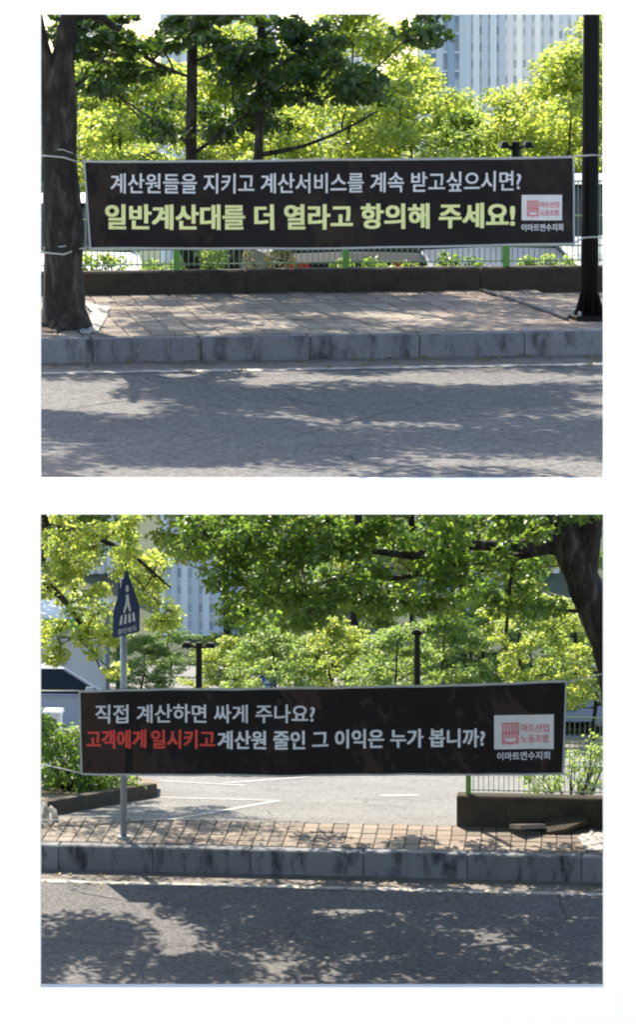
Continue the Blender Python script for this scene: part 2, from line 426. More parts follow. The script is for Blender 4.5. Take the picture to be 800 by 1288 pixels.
# white page border, built as a wall with two openings, one above the other
WD = 19.6
def wx(x): return (x - 400) * WD / FPX
def wz(y): return ZC - (y - HOR) * WD / FPX
wall = empty('page_border_wall', (0, WD, 0)); tag(wall, 'white page border built as a wall with two large rectangular openings, one above the other', 'wall')
T = 0.07
MB().box(-4.5, wx(50), 0, T, 0, ZC + 0.9).build('left_panel', M['white'], wall)
mb = MB().box(wx(760), wx(783), 0, T, 0, ZC + 0.9); mb.build('right_panel', M['white'], wall)
MB().box(wx(783), wx(784.4), 0.004, T, 0, ZC + 0.9).build('page_edge', M['white'], wall)  # shallow groove drawing the page's edge line
MB().box(wx(784.4), 4.5, 0, T, 0, ZC + 0.9).build('outer_panel', M['white'], wall)
MB().box(wx(50), wx(760), 0, T, wz(18), ZC + 0.9).build('top_panel', M['white'], wall)
MB().box(wx(50), wx(760), 0, T, wz(647), wz(602.5)).build('middle_panel', M['white'], wall)
MB().box(wx(50), wx(760), 0, T, 0, wz(1242)).build('bottom_panel', M['white'], wall)

# ------------------------------------------------------------------ upper street on its deck
def front_v(u, y=WD + T + 0.002): return (y - A.o.y - u * math.sin(A.yaw)) / math.cos(A.yaw)
mb = MB().prism([(-8, front_v(-8)), (8, front_v(8)), (8, PA + 1.15), (-8, PA + 1.15)], -0.18, -0.04)
deck = tag(mb.build('deck', M['concrete'], loc=A.o, rz=A.yaw), kind='structure')
for u in (-6.6, 6.6):
    for v in (-4, 3, 9):
        p = A.world(u, v, 0)
        m = MB().tube([(0, 0, 0), (0, 0, A.o.z - 0.19)], 0.3, 16)
        m.box(-0.5, 0.5, -0.5, 0.5, A.o.z - 0.6, A.o.z - 0.2)
        tag(m.build('pier', M['concrete'], loc=(p.x, p.y, 0)), 'round concrete pier under the deck, %s row, %s side' % ({-4: 'front', 3: 'middle', 9: 'back'}[v], 'left' if u < 0 else 'right'), 'pier', 'piers under the deck')
LA = 0.85
road = MB().prism([(-8, front_v(-8)), (8, front_v(8)), (8, -LA), (-8, -LA)], -0.04, 0.0)
road = tag(road.build('road', M['asphalt'], loc=A.o, rz=A.yaw), kind='structure')
def wavy_strip(u0, u1, v0, v1, w, seed, amp=0.02, n=120):
    rng = random.Random(seed); m = MB()
    for i in range(n + 1):
        u = u0 + (u1 - u0) * i / n
        m.v += [(u, v0 + rng.uniform(-amp, amp), w), (u, v1 + rng.uniform(-amp, amp), w)]
    m.f = [(2 * i, 2 * i + 2, 2 * i + 3, 2 * i + 1) for i in range(n)]
    return m
MB().box(-8, 8, -LA, -0.001, -0.04, 0.002).build('gutter', M['gutter'], road)
wavy_strip(-8, 8, -0.95, -0.77, 0.006, 3, 0.03, 260).build('edge_line', M['line'], road)

kerb = tag(empty('kerb', A.o, A.yaw), kind='structure')
def kerb_stones(parent, us, depth, h, seed, mt):
    rng = random.Random(seed)
    for u0, u1 in zip(us[:-1], us[1:]):
        e = rng.uniform(-0.006, 0.006)
        MB().bevbox(u0 + 0.006, u1 - 0.006, 0.0 + e, depth, -0.1, h + rng.uniform(-0.005, 0.004), 0.018).build('kerb_stone', mt, parent)
    MB().box(us[0], us[-1], 0.02, depth - 0.002, -0.1, h - 0.03).build('joint_bed', M['mortar'], parent)
us = [A.onplane(x, 438, v0=0)[0] for x in (116, 253, 390, 528, 660)]
st = (us[-1] - us[0]) / 4
us = [us[0] - st * k for k in range(5, 0, -1)] + us + [us[-1] + st * k for k in range(1, 6)]
kerb_stones(kerb, us, 0.22, KA, 5, M['kerb'])

pave = MB().box(-8, 8, 0.224, PA, -0.04, KA - 0.03)
pave = tag(pave.build('pavement', M['mortar'], loc=A.o, rz=A.yaw), kind='structure')
def pavers(parent, u0, u1, v0, v1, du, dv, top, seed, pick, slope=0.0):
    rng = random.Random(seed); variants = {}
    rows = int(round((v1 - v0) / dv)); dv = (v1 - v0) / rows
    for j in range(rows):
        off = rng.uniform(0, 0.02)
        u = u0 - off
        while u < u1:
            a = max(u, u0); b = min(u + du, u1)
            if b - a > 0.05:
                key = (round(b - a, 3), rng.randrange(3))
                if key not in variants:
                    g = 0.005
                    variants[key] = MB().bevbox(-(b - a) / 2 + g, (b - a) / 2 - g, -dv / 2 + g, dv / 2 - g, -0.05, 0, 0.008).mesh('paver')
                o = link('paver', variants[key].copy() if False else variants[key], None, parent, ((a + b) / 2, v0 + (j + 0.5) * dv, top + rng.uniform(-0.004, 0.004)))
                mtl = pick((a + b) / 2, v0 + (j + 0.5) * dv, rng)
                if not variants[key].materials: variants[key].materials.append(M['paver'])
                o.material_slots[0].link = 'OBJECT'; o.material_slots[0].material = mtl
                o.rotation_euler = (rng.uniform(-0.006, 0.006), rng.uniform(-0.012, 0.012), rng.uniform(-0.006, 0.006))
            u += du
pavers(pave, -3.2, 3.2, 0.24, PA - 0.01, 0.214, 0.47, KA, 7, lambda u, v, r: M['paver_pink'] if (u > 1.5 + (v - 2) * -0.2 or r.random() < 0.1) else M['paver'])

# parapet with mesh fence
def fence(root, posts, u0, u1, v, w0, w1, step, rails):
    for u in posts:
        MB().box(u - 0.035, u + 0.035, v - 0.03, v + 0.03, w0, w1 + 0.02).build('post', M['green'], root)
    m = MB()
    k = int((u1 - u0) / step)
    for i in range(k + 1):
        u = u0 + i * step
        m.tube([(u, v + 0.02, w0 + 0.03), (u, v + 0.02, w1 - 0.01)], 0.0055, 4)
    o = m.build('wire_mesh', M['wire'], root); o['kind'] = 'stuff'
    for w in rails:
        MB().tube([(u0, v + 0.026, w), (u1, v + 0.026, w)], 0.009, 6).build('rail', M['wire'], root)
WA = 0.25
par = empty('parapet_wall', A.world(0, PA, KA - 0.03), A.yaw)
tag(par, 'low dark weathered concrete wall along the upper brick pavement', 'wall')
rng = random.Random(4)
u = -7.8
while u < 7.8:
    L = 2.6
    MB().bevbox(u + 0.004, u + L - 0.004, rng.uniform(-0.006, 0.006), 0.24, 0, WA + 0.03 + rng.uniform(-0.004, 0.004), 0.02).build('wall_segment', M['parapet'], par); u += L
fa = empty('mesh_fence', A.world(0, PA + 0.12, KA + WA + 0.001), A.yaw)
tag(fa, 'green post and wire mesh fence on the low wall behind the upper banner', 'fence')
posts = [A.onplane(x, 335, v0=PA + 0.12)[0] for x in (222, 435, 637)]
pst = (posts[2] - posts[0]) / 2
posts = [posts[0] - pst * 2, posts[0] - pst] + posts + [posts[2] + pst]
fence(fa, posts, posts[0], posts[-1], 0, 0, 0.95, 0.062, (0.06, 0.22, 0.55, 0.93))

# strip of soil and the parking pad behind the parapet
tag(MB().box(-8, 8, PA + 0.25, PA + 1.15, -0.04, KA + 0.06).build('planting_strip', M['pale_soil'], loc=A.o, rz=A.yaw), kind='structure')
tag(MB().box(-8, 8, PA + 1.151, 11.5, -0.6, -0.4).build('parking_pad', M['lot'], loc=A.o, rz=A.yaw), kind='structure')

# ------------------------------------------------------------------ lower street
LB = 0.62
road2 = tag(MB().box(-30, 30, -9, -LB, -0.3, 0.0).build('road', M['asphalt'], loc=B.o, rz=B.yaw), kind='structure')
MB().box(-30, 30, -LB, -0.001, -0.3, 0.002).build('gutter', M['gutter'], road2)
wavy_strip(-12, 12, -0.645, -0.505, 0.006, 8, 0.02, 300).build('edge_line', M['line'], road2)
kerb2 = tag(empty('kerb', B.o, B.yaw), kind='structure')
us = [B.onplane(x, 1085, v0=0)[0] for x in (73, 192, 315, 457, 588, 732)]
st = (us[-1] - us[0]) / 5
us = [us[0] - st * k for k in range(6, 0, -1)] + us + [us[-1] + st * k for k in range(1, 7)]
kerb_stones(kerb2, us, 0.2, KB, 9, M['kerb'])
pave2 = tag(MB().box(-30, 30, 0.204, PB, -0.3, KB - 0.03).build('pavement', M['mortar'], loc=B.o, rz=B.yaw), kind='structure')
pavers(pave2, -4.6, 4.6, 0.22, PB - 0.01, 0.205, 0.25, KB, 17, lambda u, v, r: M['paver_pink'] if (u > -2.2 and r.random() < 0.8) else M['paver'])

lotm = MB()
for v in (PB + 0.01, 60):
    for u in (-60, 60): lotm.v.append((u, v, lot(v) - 0.004))
lotm.f = [(0, 1, 3, 2)]
lotr = tag(lotm.build('parking_lot', M['lot'], loc=B.o, rz=B.yaw), kind='structure')
def lotp(x, y): 
    u, v, w = B.onplane(x, y, w0=KB, slope=SL, vs=PB); return (u, v)
def lot_strip(p, q, wid, name='bay_line'):
    a = Vector(lotp(*p)); b = Vector(lotp(*q)); d = (b - a).normalized(); n = Vector((-d.y, d.x)) * wid / 2
    m = MB(); m.add([(c.x, c.y, lot(c.y) + 0.002) for c in (a - n, b - n, b + n, a + n)], [(0, 1, 2, 3)])
    m.build(name, M['line'], lotr)
lot_strip((215, 1031), (350, 1007), 0.12); lot_strip((350, 1007), (200, 1003), 0.14)
lot_strip((280, 985), (390, 977), 0.14); lot_strip((200, 982), (310, 988), 0.14); lot_strip((480, 1001), (524, 1000), 0.3)
lot_strip((50, 1031), (215, 1031), 0.05, 'kerb_seam')

# ------------------------------------------------------------------ banners
def glyphs(body, offset=0.0):
    cu = bpy.data.curves.new('lettering', 'FONT'); cu.body = body; cu.offset = offset; cu.resolution_u = 3
    ob = bpy.data.objects.new('lettering', cu); C.objects.link(ob)
    dg = bpy.context.evaluated_depsgraph_get(); dg.update()
    me = bpy.data.meshes.new_from_object(ob.evaluated_get(dg))
    v = np.array([x.co[:2] for x in me.vertices]); f = [tuple(p.vertices) for p in me.polygons]
    bpy.data.objects.remove(ob); bpy.data.curves.remove(cu); bpy.data.meshes.remove(me)
    lo, hi = v.min(0), v.max(0)
    return (v - lo) / (hi - lo), f

def banner(fr, v0, corners, label, seed, lines, logo, logo_text, logo_lines):
    TL, TR, BR, BL = corners
    cx = sum(p[0] for p in corners) / 4; cy = sum(p[1] for p in corners) / 4
    u0, _, w0 = fr.onplane(cx, cy, v0=v0)
    root = empty('banner', fr.world(u0, v0, w0), fr.yaw); tag(root, label, 'banner')
    g = random.Random(seed); ph = [g.uniform(0, 6.3) for _ in range(6)]
    def wav(u, w):
        return 0.02 * math.sin(u * 2.3 + w * 1.1 + ph[0]) + 0.011 * math.sin(u * 5.1 - w * 3.0 + ph[1]) + 0.007 * math.sin(u * 9.7 + w * 6 + ph[2]) + 0.005 * math.sin(w * 7 + u * 0.8 + ph[3])
    def at(x, y):
        u, _, w = fr.onplane(x, y, v0=v0); return u - u0, w - w0
    def bil(s, t):
        x = (TL[0] * (1 - s) + TR[0] * s) * (1 - t) + (BL[0] * (1 - s) + BR[0] * s) * t
        y = (TL[1] * (1 - s) + TR[1] * s) * (1 - t) + (BL[1] * (1 - s) + BR[1] * s) * t
        y += 2.2 * math.sin(math.pi * s) * (0.6 + 0.4 * t) + 0.9 * math.sin(9 * s + ph[4]) * (t - 0.45) + 0.5 * math.sin(23 * s + ph[5]) * (t - 0.5)             # the cloth sags between its ropes
        return at(x, y)
    nx, ny = 90, 16
    def sheet(s0, s1, t0, t1, nx, ny, off, thick):
        m = MB()
        for lay in ((0, 1) if thick else (0,)):
            for j in range(ny + 1):
                for i in range(nx + 1):
                    u, w = bil(s0 + (s1 - s0) * i / nx, t0 + (t1 - t0) * j / ny)
                    m.v.append((u, wav(u, w) - off + lay * thick, w))
        k = (nx + 1) * (ny + 1)
        for j in range(ny):
            for i in range(nx):
                a = j * (nx + 1) + i; b = a + 1; c = a + nx + 2; d = a + nx + 1
                m.f.append((a, d, c, b))
                if thick: m.f.append((a + k, b + k, c + k, d + k))
        edge = [i for i in range(nx + 1)] + [(j + 1) * (nx + 1) - 1 for j in range(1, ny + 1)] + [ny * (nx + 1) + i for i in range(nx - 1, -1, -1)] + [j * (nx + 1) for j in range(ny - 1, 0, -1)]
        for p, q in (zip(edge, edge[1:] + edge[:1]) if thick else ()): m.f.append((p, q, q + k, p + k))
        return m
    sheet(0, 1, 0, 1, nx, ny, 0, 0).build('cloth', M['banner'], root, smooth=True)
    hm = sheet(0, 1, -0.012, 0.014, nx, 1, 0.003, 0.002).build('top_hem', M['hem'], root)
    sheet(0, 1, 0.985, 1.008, nx, 1, 0.003, 0.002).build('bottom_hem', M['hem'], root)
    sheet(-0.001, 0.0025, 0, 1, 1, ny, 0.004, 0.002).build('side_hem', M['hem'], root)
    sheet(0.9975, 1.001, 0, 1, 1, ny, 0.004, 0.002).build('side_hem', M['hem'], root)
    def put(body, x0, x1, ya, yb, slope, mt, off, name='lettering', lift=0.005):
        V, F = glyphs(body, 0.004); m = MB(); m.f = []
        hpx = abs(yb - ya); k = off * hpx
        for li, (sx, sy) in enumerate([(0, 0)] if off <= 0 else [(-1, -.6), (1, .6), (-1, .6), (1, -.6), (0, 0)]):
          n0 = len(m.v)
          m.f += [tuple(i + n0 for i in f) for f in F]
          for a, b in V:
            x = x0 + a * (x1 - x0) + sx * k; y = yb + b * (ya - yb) + sy * k + slope * a + 2.2 * math.sin(math.pi * (x - TL[0]) / (TR[0] - TL[0])) * 0.8
            u, w = at(x, y); m.v.append((u, wav(u, w) - lift - 0.0004 * li, w))
        return m.build(name, M[mt], root)
    def rect(x0, x1, y0, y1, mt, name, lift, nx=8, slope=0.0, parent=None):
        m = MB()
        for j in range(nx + 1):
            for i in range(nx + 1):
                x = x0 + (x1 - x0) * i / nx
                u, w = at(x, y0 + (y1 - y0) * j / nx + slope * i / nx); m.v.append((u, wav(u, w) - lift, w))
        m.f = [(j * (nx + 1) + i, (j + 1) * (nx + 1) + i, (j + 1) * (nx + 1) + i + 1, j * (nx + 1) + i + 1) for i in range(nx) for j in range(nx)]
        return m.build(name, M[mt], parent or root)
    for L in lines: put(*L)
    x0, x1, y0, y1 = logo
    rect(x0, x1, y0, y1, 'logo_white', 'logo_panel', 0.006)
    # printed emblem: a basket of upright bars over a curved base, beside two lines of lettering
    w_, h_ = x1 - x0, y1 - y0
    bars = MB()
    def brect(a, b, c, d):
        vs = []
        for (x, y) in ((x0 + a * w_, y0 + c * h_), (x0 + b * w_, y0 + c * h_), (x0 + b * w_, y0 + d * h_), (x0 + a * w_, y0 + d * h_)):
            u, w = at(x, y); vs.append((u, wav(u, w) - 0.011, w))
        bars.add(vs, [(0, 3, 2, 1)])
    brect(0.12, 0.42, 0.22, 0.27)
    for i in range(6): brect(0.135 + i * 0.05, 0.165 + i * 0.05, 0.28, 0.68)
    brect(0.12, 0.42, 0.5, 0.55)
    for i in range(8):
        s = (i - 3.5) / 4; brect(0.13 + i * 0.035, 0.165 + i * 0.035, 0.86 - 0.1 * s * s - 0.07, 0.86 - 0.1 * s * s)
    brect(0.13, 0.17, 0.66, 0.86); brect(0.37, 0.41, 0.66, 0.86)
    bars.build('emblem', M['text_pink'], root)
    for k, body in enumerate(logo_lines):
        put(body, x0 + 0.45 * w_, x0 + 0.92 * w_, y0 + (0.26 + 0.31 * k) * h_, y0 + (0.5 + 0.31 * k) * h_, 0, 'text_pink', 0.02, 'logo_lettering', 0.011)
    put(logo_text[0], *logo_text[1:], 0, 'text_white', 0.02, 'lettering', 0.005)
    return root, at

LOGO = ('마트산업', '노동조합')
VA = 0.75
ba, bat = banner(A, VA, [(105, 203), (722, 197), (723, 307), (113, 313)], 'black banner with white question line above a larger pale yellow line', 1,
    [('계산원들을 지키고 계산서비스를 계속 받고싶으시면?', 139, 655, 218, 243, -4, 'text_white', 0.012),
     ('일반계산대를 더 열라고 항의해 주세요!', 133, 647, 257, 288, -3, 'text_yellow', 0.034)],
    (656, 707, 245, 277), ('이마트연수지회', 656, 708, 281, 290), LOGO)
VB = 0.28
bb, bbt = banner(B, VB, [(99, 869), (713, 858), (709, 973), (102, 974)], 'black banner with white question and a red and white second line', 2,
    [('직접 계산하면 싸게 주나요?', 120, 396, 886, 909, -2, 'text_white', 0.014),
     ('고객에게', 109, 183, 918, 941, -1, 'text_red', 0.03), ('일시키고', 190, 270, 918, 941, -1, 'text_red', 0.03),
     ('계산원 줄인 그 이익은 누가 봅니까?', 274, 610, 918, 941, -3, 'text_white', 0.026)],
    (622, 697, 899, 942), ('이마트연수지회', 626, 692, 945, 955), LOGO)

def rope(root, fr, v0, pts, r=0.009):
    """pts: photograph points with their depth in the street frame; a cord of the banner"""
    inv = root.matrix_basis.inverted()
    P = []
    for x, y, v in pts:
        u, vv, w = fr.onplane(x, y, v0=v); P.append(inv @ fr.world(u, vv, w))
    MB().tube(P, r, 5).build('rope', M['rope'], root, smooth=True)

# ------------------------------------------------------------------ upper street furniture and trees
VT = 1.05
def ap(x, y, v=VT):
    u, vv, w = A.onplane(x, y, v0=v); return A.world(u, vv, w)
base = ap(80, 411); base.z = A.o.z + KA - 0.03
trunk_a = [([ap(80, 418), ap(80, 404), ap(80, 385), ap(80, 300), ap(75, 200), ap(73, 120), ap(79, 75), ap(87, 20), ap(98, -80), ap(115, -190), ap(120, -330)],
            [0.3, 0.235, 0.2, 0.185, 0.165, 0.155, 0.11, 0.085, 0.08, 0.07, 0.04]),
           ([ap(68, 140), ap(60, 95), ap(51, 55), ap(40, 0), ap(5, -110), ap(-40, -260)], [0.12, 0.09, 0.075, 0.07, 0.055, 0.03]),
           ([ap(84, 20), ap(120, 15, 1.3), ap(150, 40, 1.6), ap(190, 78, 1.9), ap(245, 100, 2.2)], [0.06, 0.045, 0.03, 0.022, 0.012])]
cl = blob(ap(170, -330, -1.2), (3.7, 3.3, 1.9), 45, 11, (0.7, 0.7, 0.34), 950)
cl += blob(A.world(-1.0, 3.4, 6.3), (4.4, 1.7, 1.2), 22, 14, (0.6, 0.6, 0.3), 420)
cl += pxclusters([(95, 170, 20, 60, 28.2, 30, 6), (100, 165, 60, 105, 28.4, 30, 5), (120, 190, 85, 120, 28.5, 30, 3), (190, 260, 20, 50, 28.5, 31, 4), (55, 90, -30, 20, 28, 30, 4), (150, 230, 50, 90, 28.5, 31, 6), (250, 330, 10, 40, 29, 31, 5), (60, 110, 20, 60, 29, 31, 4)], 12, (0.22, 0.26, 0.06), 70)
tree('street_tree', 'dark forked street tree at the left of the upper street', base, trunk_a, cl, 0.11, 'leaf_dark', 13, low=1.5)

def kerb_tree(fr, u, v, w, label, seed, H, crown_c, crown_r, n, leaf='leaf_dark'):
    b = fr.world(u, v, w - 0.03); rg = random.Random(seed)
    limbs = [([b, b + Vector((0.05, 0, 1.5)), b + Vector((0, -0.1, 3)), fr.world(u + crown_c[0] * .5, v + crown_c[1] * .5, w + crown_c[2]), fr.world(u + crown_c[0], v + crown_c[1], w + H)], [0.24, 0.18, 0.16, 0.12, 0.04])]
    tree('street_tree', label, b, limbs, blob(fr.world(u + crown_c[0], v + crown_c[1], w + crown_c[2]), crown_r, n, seed, (0.7, 0.7, 0.34), 800), 0.12, leaf, seed, low=2.4)
kerb_tree(A, 5.0, 1.0, KA, 'street tree beyond the right side of the upper opening', 301, 7.5, (-0.6, -1.8, 6.0), (3.0, 3.1, 1.8), 40)
kerb_tree(A, -7.4, 1.0, KA, 'street tree beyond the left side of the upper opening', 302, 7.5, (0.6, -1.2, 6.0), (2.8, 3.0, 1.8), 40)

# trees in the strip behind the fence
def behind_tree(label, trunk_px, boxes, crown, seed, leaf, extra=()):
    v = PA + 0.7
    q = lambda x, y, vv=v: ap(x, y, vv)
    b = q(*trunk_px[0][:2]); b.z = A.o.z + KA + 0.06
    limbs = [([q(x, y) for x, y, r in trunk_px], [r for x, y, r in trunk_px])]
    for e in extra: limbs.append(([q(x, y) for x, y, r in e], [r for x, y, r in e]))
    c = pxclusters(boxes, seed, (0.26, 0.3, 0.12), 95) + crown
    tree('shade_tree', label, b, limbs, c, 0.095, leaf, seed, low=1.0, up=0.45, droop=0.8)
pc = ap(190, -400, PA + 2.6)
behind_tree('thin dark trunked shade tree behind the fence, nearer the forked street tree',
    [(243, 352, 0.085), (241, 300, 0.068), (240, 180, 0.062), (241, 80, 0.058), (243, 10, 0.055), (246, -100, 0.06), (240, -260, 0.05), (235, -480, 0.02)],
    [(185, 300, 130, 170, 32.5, 34.5, 9), (200, 290, 20, 70, 32.5, 34.5, 9), (270, 320, 60, 100, 33, 34.5, 5), (95, 150, 90, 125, 32.5, 34, 4)],
    blob(pc, (2.7, 2.2, 2.9), 46, 21, (0.6, 0.55, 0.24), 260), 22, 'leaf_dark',
    [[(241, 195, 0.03), (262, 180, 0.022), (300, 150, 0.015), (330, 130, 0.01)], [(242, 345, 0.05), (232, 318, 0.045), (222, 300, 0.04), (205, 280, 0.02)]])
pc = ap(410, -400, PA + 2.6)
behind_tree('leaning dark shade tree with drooping sprays behind the middle of the fence',
    [(292, 352, 0.075), (298, 320, 0.064), (312, 270, 0.058), (325, 200, 0.052), (327, 120, 0.05), (329, 20, 0.046), (335, -100, 0.05), (350, -240, 0.045), (370, -470, 0.02)],
    [(290, 420, 60, 100, 32.5, 34.5, 15), (320, 460, 90, 125, 32.5, 34.5, 16), (310, 380, 120, 160, 32.5, 34.5, 7), (330, 420, 20, 60, 32.8, 34.5, 8), (520, 560, 15, 70, 33, 35, 4), (440, 480, 100, 125, 33, 34, 3)],
    blob(pc, (2.9, 2.2, 2.9), 46, 31, (0.6, 0.55, 0.24), 260), 32, 'leaf_dark',
    [[(327, 195, 0.03), (380, 185, 0.022), (430, 165, 0.016), (475, 140, 0.01)], [(328, 110, 0.03), (350, 80, 0.022), (400, 60, 0.012)]])

# black lamp post
pu, pv, pw = A.onplane(742, 402, w0=KA)
lp = empty('lamp_post', A.world(pu, pv, KA), A.yaw)
tag(lp, 'black steel lamp post at the right end of the upper banner', 'lamp post')
m = MB().tube([(0, 0, 0.05), (0.005, 0, 1.0), (0.03, 0, 4.2), (0.05, 0, 6.2)], [0.088, 0.084, 0.078, 0.07], 20)
m.build('pole', M['black'], lp, smooth=True)
MB().bevbox(-0.17, 0.17, -0.17, 0.17, 0.0, 0.05, 0.012).build('base_plate', M['black'], lp)
m = MB()
for k in range(8):
    a = k * math.pi / 4
    m.add([(0.08 * math.cos(a), 0.08 * math.sin(a), 0.3), (0.08 * math.cos(a + .06), 0.08 * math.sin(a + .06), 0.3), (0.155 * math.cos(a + .05), 0.155 * math.sin(a + .05), 0.05), (0.155 * math.cos(a), 0.155 * math.sin(a), 0.05), (0.08 * math.cos(a), 0.08 * math.sin(a), 0.05)],
          [(0, 1, 2, 3), (0, 3, 4)])
m.build('gusset', M['black'], lp)
for a in range(4):
    x, y = 0.13 * (1 if a % 2 else -1), 0.13 * (1 if a // 2 else -1)
    MB().tube([(x, y, 0.051), (x, y, 0.09)], 0.018, 6).build('bolt', M['steel'], lp)
MB().tube([(0, 0, 5.9), (0.0, -0.4, 6.3), (0, -1.3, 6.5)], [0.05, 0.04, 0.035], 10).build('arm', M['black'], lp)
MB().box(-0.12, 0.12, -1.9, -1.2, 6.42, 6.55, 0.02).build('lamp_head', M['black'], lp)

# ropes of the upper banner
for (y0, y1, yr0, yr1) in ((203, 196, 197, 196), (312, 318, 306, 299)):
    rope(ba, A, VA, [(107, y0, VA), (98, y0 + 1, VT - 0.1), (80, y1 + 2, VT - 0.24), (58, y1, VT - 0.12), (48, y1, VT)])
    rope(ba, A, VA, [(112, y0, VA), (104, y0 - 5, VT), (78, y1 - 8, VT - 0.215), (54, y1 - 6, VT)], 0.006)
    rope(ba, A, VA, [(722, yr0, VA), (735, yr1, pv - 0.09), (745, yr1 - 1, pv - 0.1), (762, yr1, pv)])

# cable from post to parapet, sheet by the tree
P = [A.onplane(715, 400, w0=KA + 0.03), A.onplane(690, 392, w0=KA + 0.015), A.onplane(650, 378, w0=KA + 0.012), A.onplane(605, 364.5, w0=KA + 0.02)]
tag(MB().tube(P, 0.02, 6).build('cable', M['plastic'], loc=A.o, rz=A.yaw), 'dark cable lying on the upper pavement from the lamp post to the low wall', 'cable')
def crumple(name, label, cat, fr, pts, w0, amp, mt, seed, thick=0.0):
    """a loose sheet lying in folds: pts is its outline on the pavement"""
    rng = random.Random(seed)
    P = [fr.onplane(x, y, w0=w0)[:2] for x, y in pts]
    cx = sum(p[0] for p in P) / len(P); cy = sum(p[1] for p in P) / len(P)
    m = MB(); rings = 5
    m.v.append((0, 0, amp * 1.2))
    n = len(P) * 4
    ring = []
    for i in range(n):
        k = i // 4; t = (i % 4) / 4
        a, b = P[k], P[(k + 1) % len(P)]
        ring.append((a[0] * (1 - t) + b[0] * t - cx, a[1] * (1 - t) + b[1] * t - cy))
    for r in range(1, rings + 1):
        for i in range(n):
            f = r / rings * rng.uniform(0.93, 1.05)
            z = max(0.006, amp * (1 - (r / rings) ** 2) + rng.uniform(-0.5, 0.6) * amp * (0.35 if r == rings else 1))
            m.v.append((ring[i][0] * f, ring[i][1] * f, z))
    for i in range(n): m.f.append((0, 1 + i, 1 + (i + 1) % n))
    for r in range(rings - 1):
        for i in range(n):
            a = 1 + r * n + i; b = 1 + r * n + (i + 1) % n
            m.f.append((a, a + n, b + n, b))
    o = m.build(name, mt, loc=fr.world(cx, cy, w0), rz=fr.yaw, smooth=True)
    return tag(o, label, cat)
crumple('cloth_sheet', 'crumpled off white sheet lying at the foot of the forked tree', 'sheet', A, [(104, 379), (122, 384), (139, 386), (133, 400), (122, 419), (100, 421), (98, 414), (116, 400), (118, 392), (106, 385)], KA + 0.004, 0.035, M['sack'], 3)
crumple('soil_patch', 'dark soil patch round the foot of the forked tree', 'soil', A, [(40, 392), (100, 386), (116, 396), (108, 412), (70, 419), (40, 418)], KA + 0.002, 0.05, M['parapet'], 5)

# bushes and dry grass behind the fence
def tuft(name, label, cat, fr, u, v, w, clusters, size, leaf, seed, stems=True, group=None, **kw):
    root = empty(name, fr.world(u, v, w), fr.yaw); tag(root, label, cat, group)
    link('foliage', leaf_mesh('foliage', clusters, size, M[leaf], seed, **kw), None, root)
    if stems:
        rng = random.Random(seed); m = MB()
        for c, r, n in clusters:
            m.tube(bez((rng.uniform(-.08, .08), rng.uniform(-.05, .05), -0.02), c, rng, 0.1, 5), [0.014, 0.012, 0.01, 0.008, 0.004], 5, False)
        m.build('stems', M['twig'], root)
    return root
def bush(x, y, wpx, hpx, leaf, label, seed, cat='shrub', name='shrub', v=PA + 0.75, size=0.06, **kw):
    u, vv, w = A.onplane(x, y, v0=v); s = 1 / 112.0
    rng = random.Random(seed)
    c = [((rng.uniform(-.5, .5) * wpx * s, rng.uniform(-.18, .18), rng.uniform(0.15, 0.95) * hpx * s), (0.1, 0.1, 0.09), 36) for _ in range(int(6 + wpx / 7))]
    tuft(name, label, cat, A, u, v, KA + 0.06, c, size, leaf, seed, **kw)
bush(338, 345, 62, 44, 'leaf_dry', 'dry straw coloured bush behind the fence below the banner middle', 41, size=0.075, aspect=0.22, up=0.1)
bush(205, 345, 40, 30, 'leaf_light', 'small pale green weed bush behind the leftmost fence post', 42)
bush(265, 345, 36, 40, 'leaf_light', 'leafy green sapling growing between the two thin trunks', 43)

bush(480, 345, 120, 26, 'leaf_mid', 'low dark weed clump behind the fence under the banner middle', 44)
bush(585, 345, 60, 30, 'leaf_mid', 'low weed clump left of the rightmost green post', 45)
bush(690, 343, 70, 26, 'leaf_light', 'low weed clump right of the rightmost green post', 46)
bush(130, 348, 60, 34, 'leaf_light', 'pale weed clump behind the fence beside the forked tree', 47)
def litter(fr, name, label, n, u0, u1, v0, v1, w, seed):
    rng = random.Random(seed)
    cl = [((rng.uniform(u0, u1), v1 - (v1 - v0) * abs(rng.gauss(0, 0.4)), w), (0.05, 0.03, 0.004), rng.choice((1, 1, 2, 4))) for _ in range(n)]
    o = link(name, leaf_mesh(name, cl, 0.045, M['leaf_dry'], seed, up=3.0), None, None, fr.o, fr.yaw)
    tag(o, label, 'litter', kind='stuff')
litter(A, 'fallen_leaves', 'dry fallen leaves scattered along the upper kerb', 160, -3.4, 3.4, -1.3, -0.02, 0.016, 5)
litter(B, 'fallen_leaves', 'dry fallen leaves scattered along the lower kerb', 160, -4.6, 4.6, -1.2, -0.02, 0.016, 6)

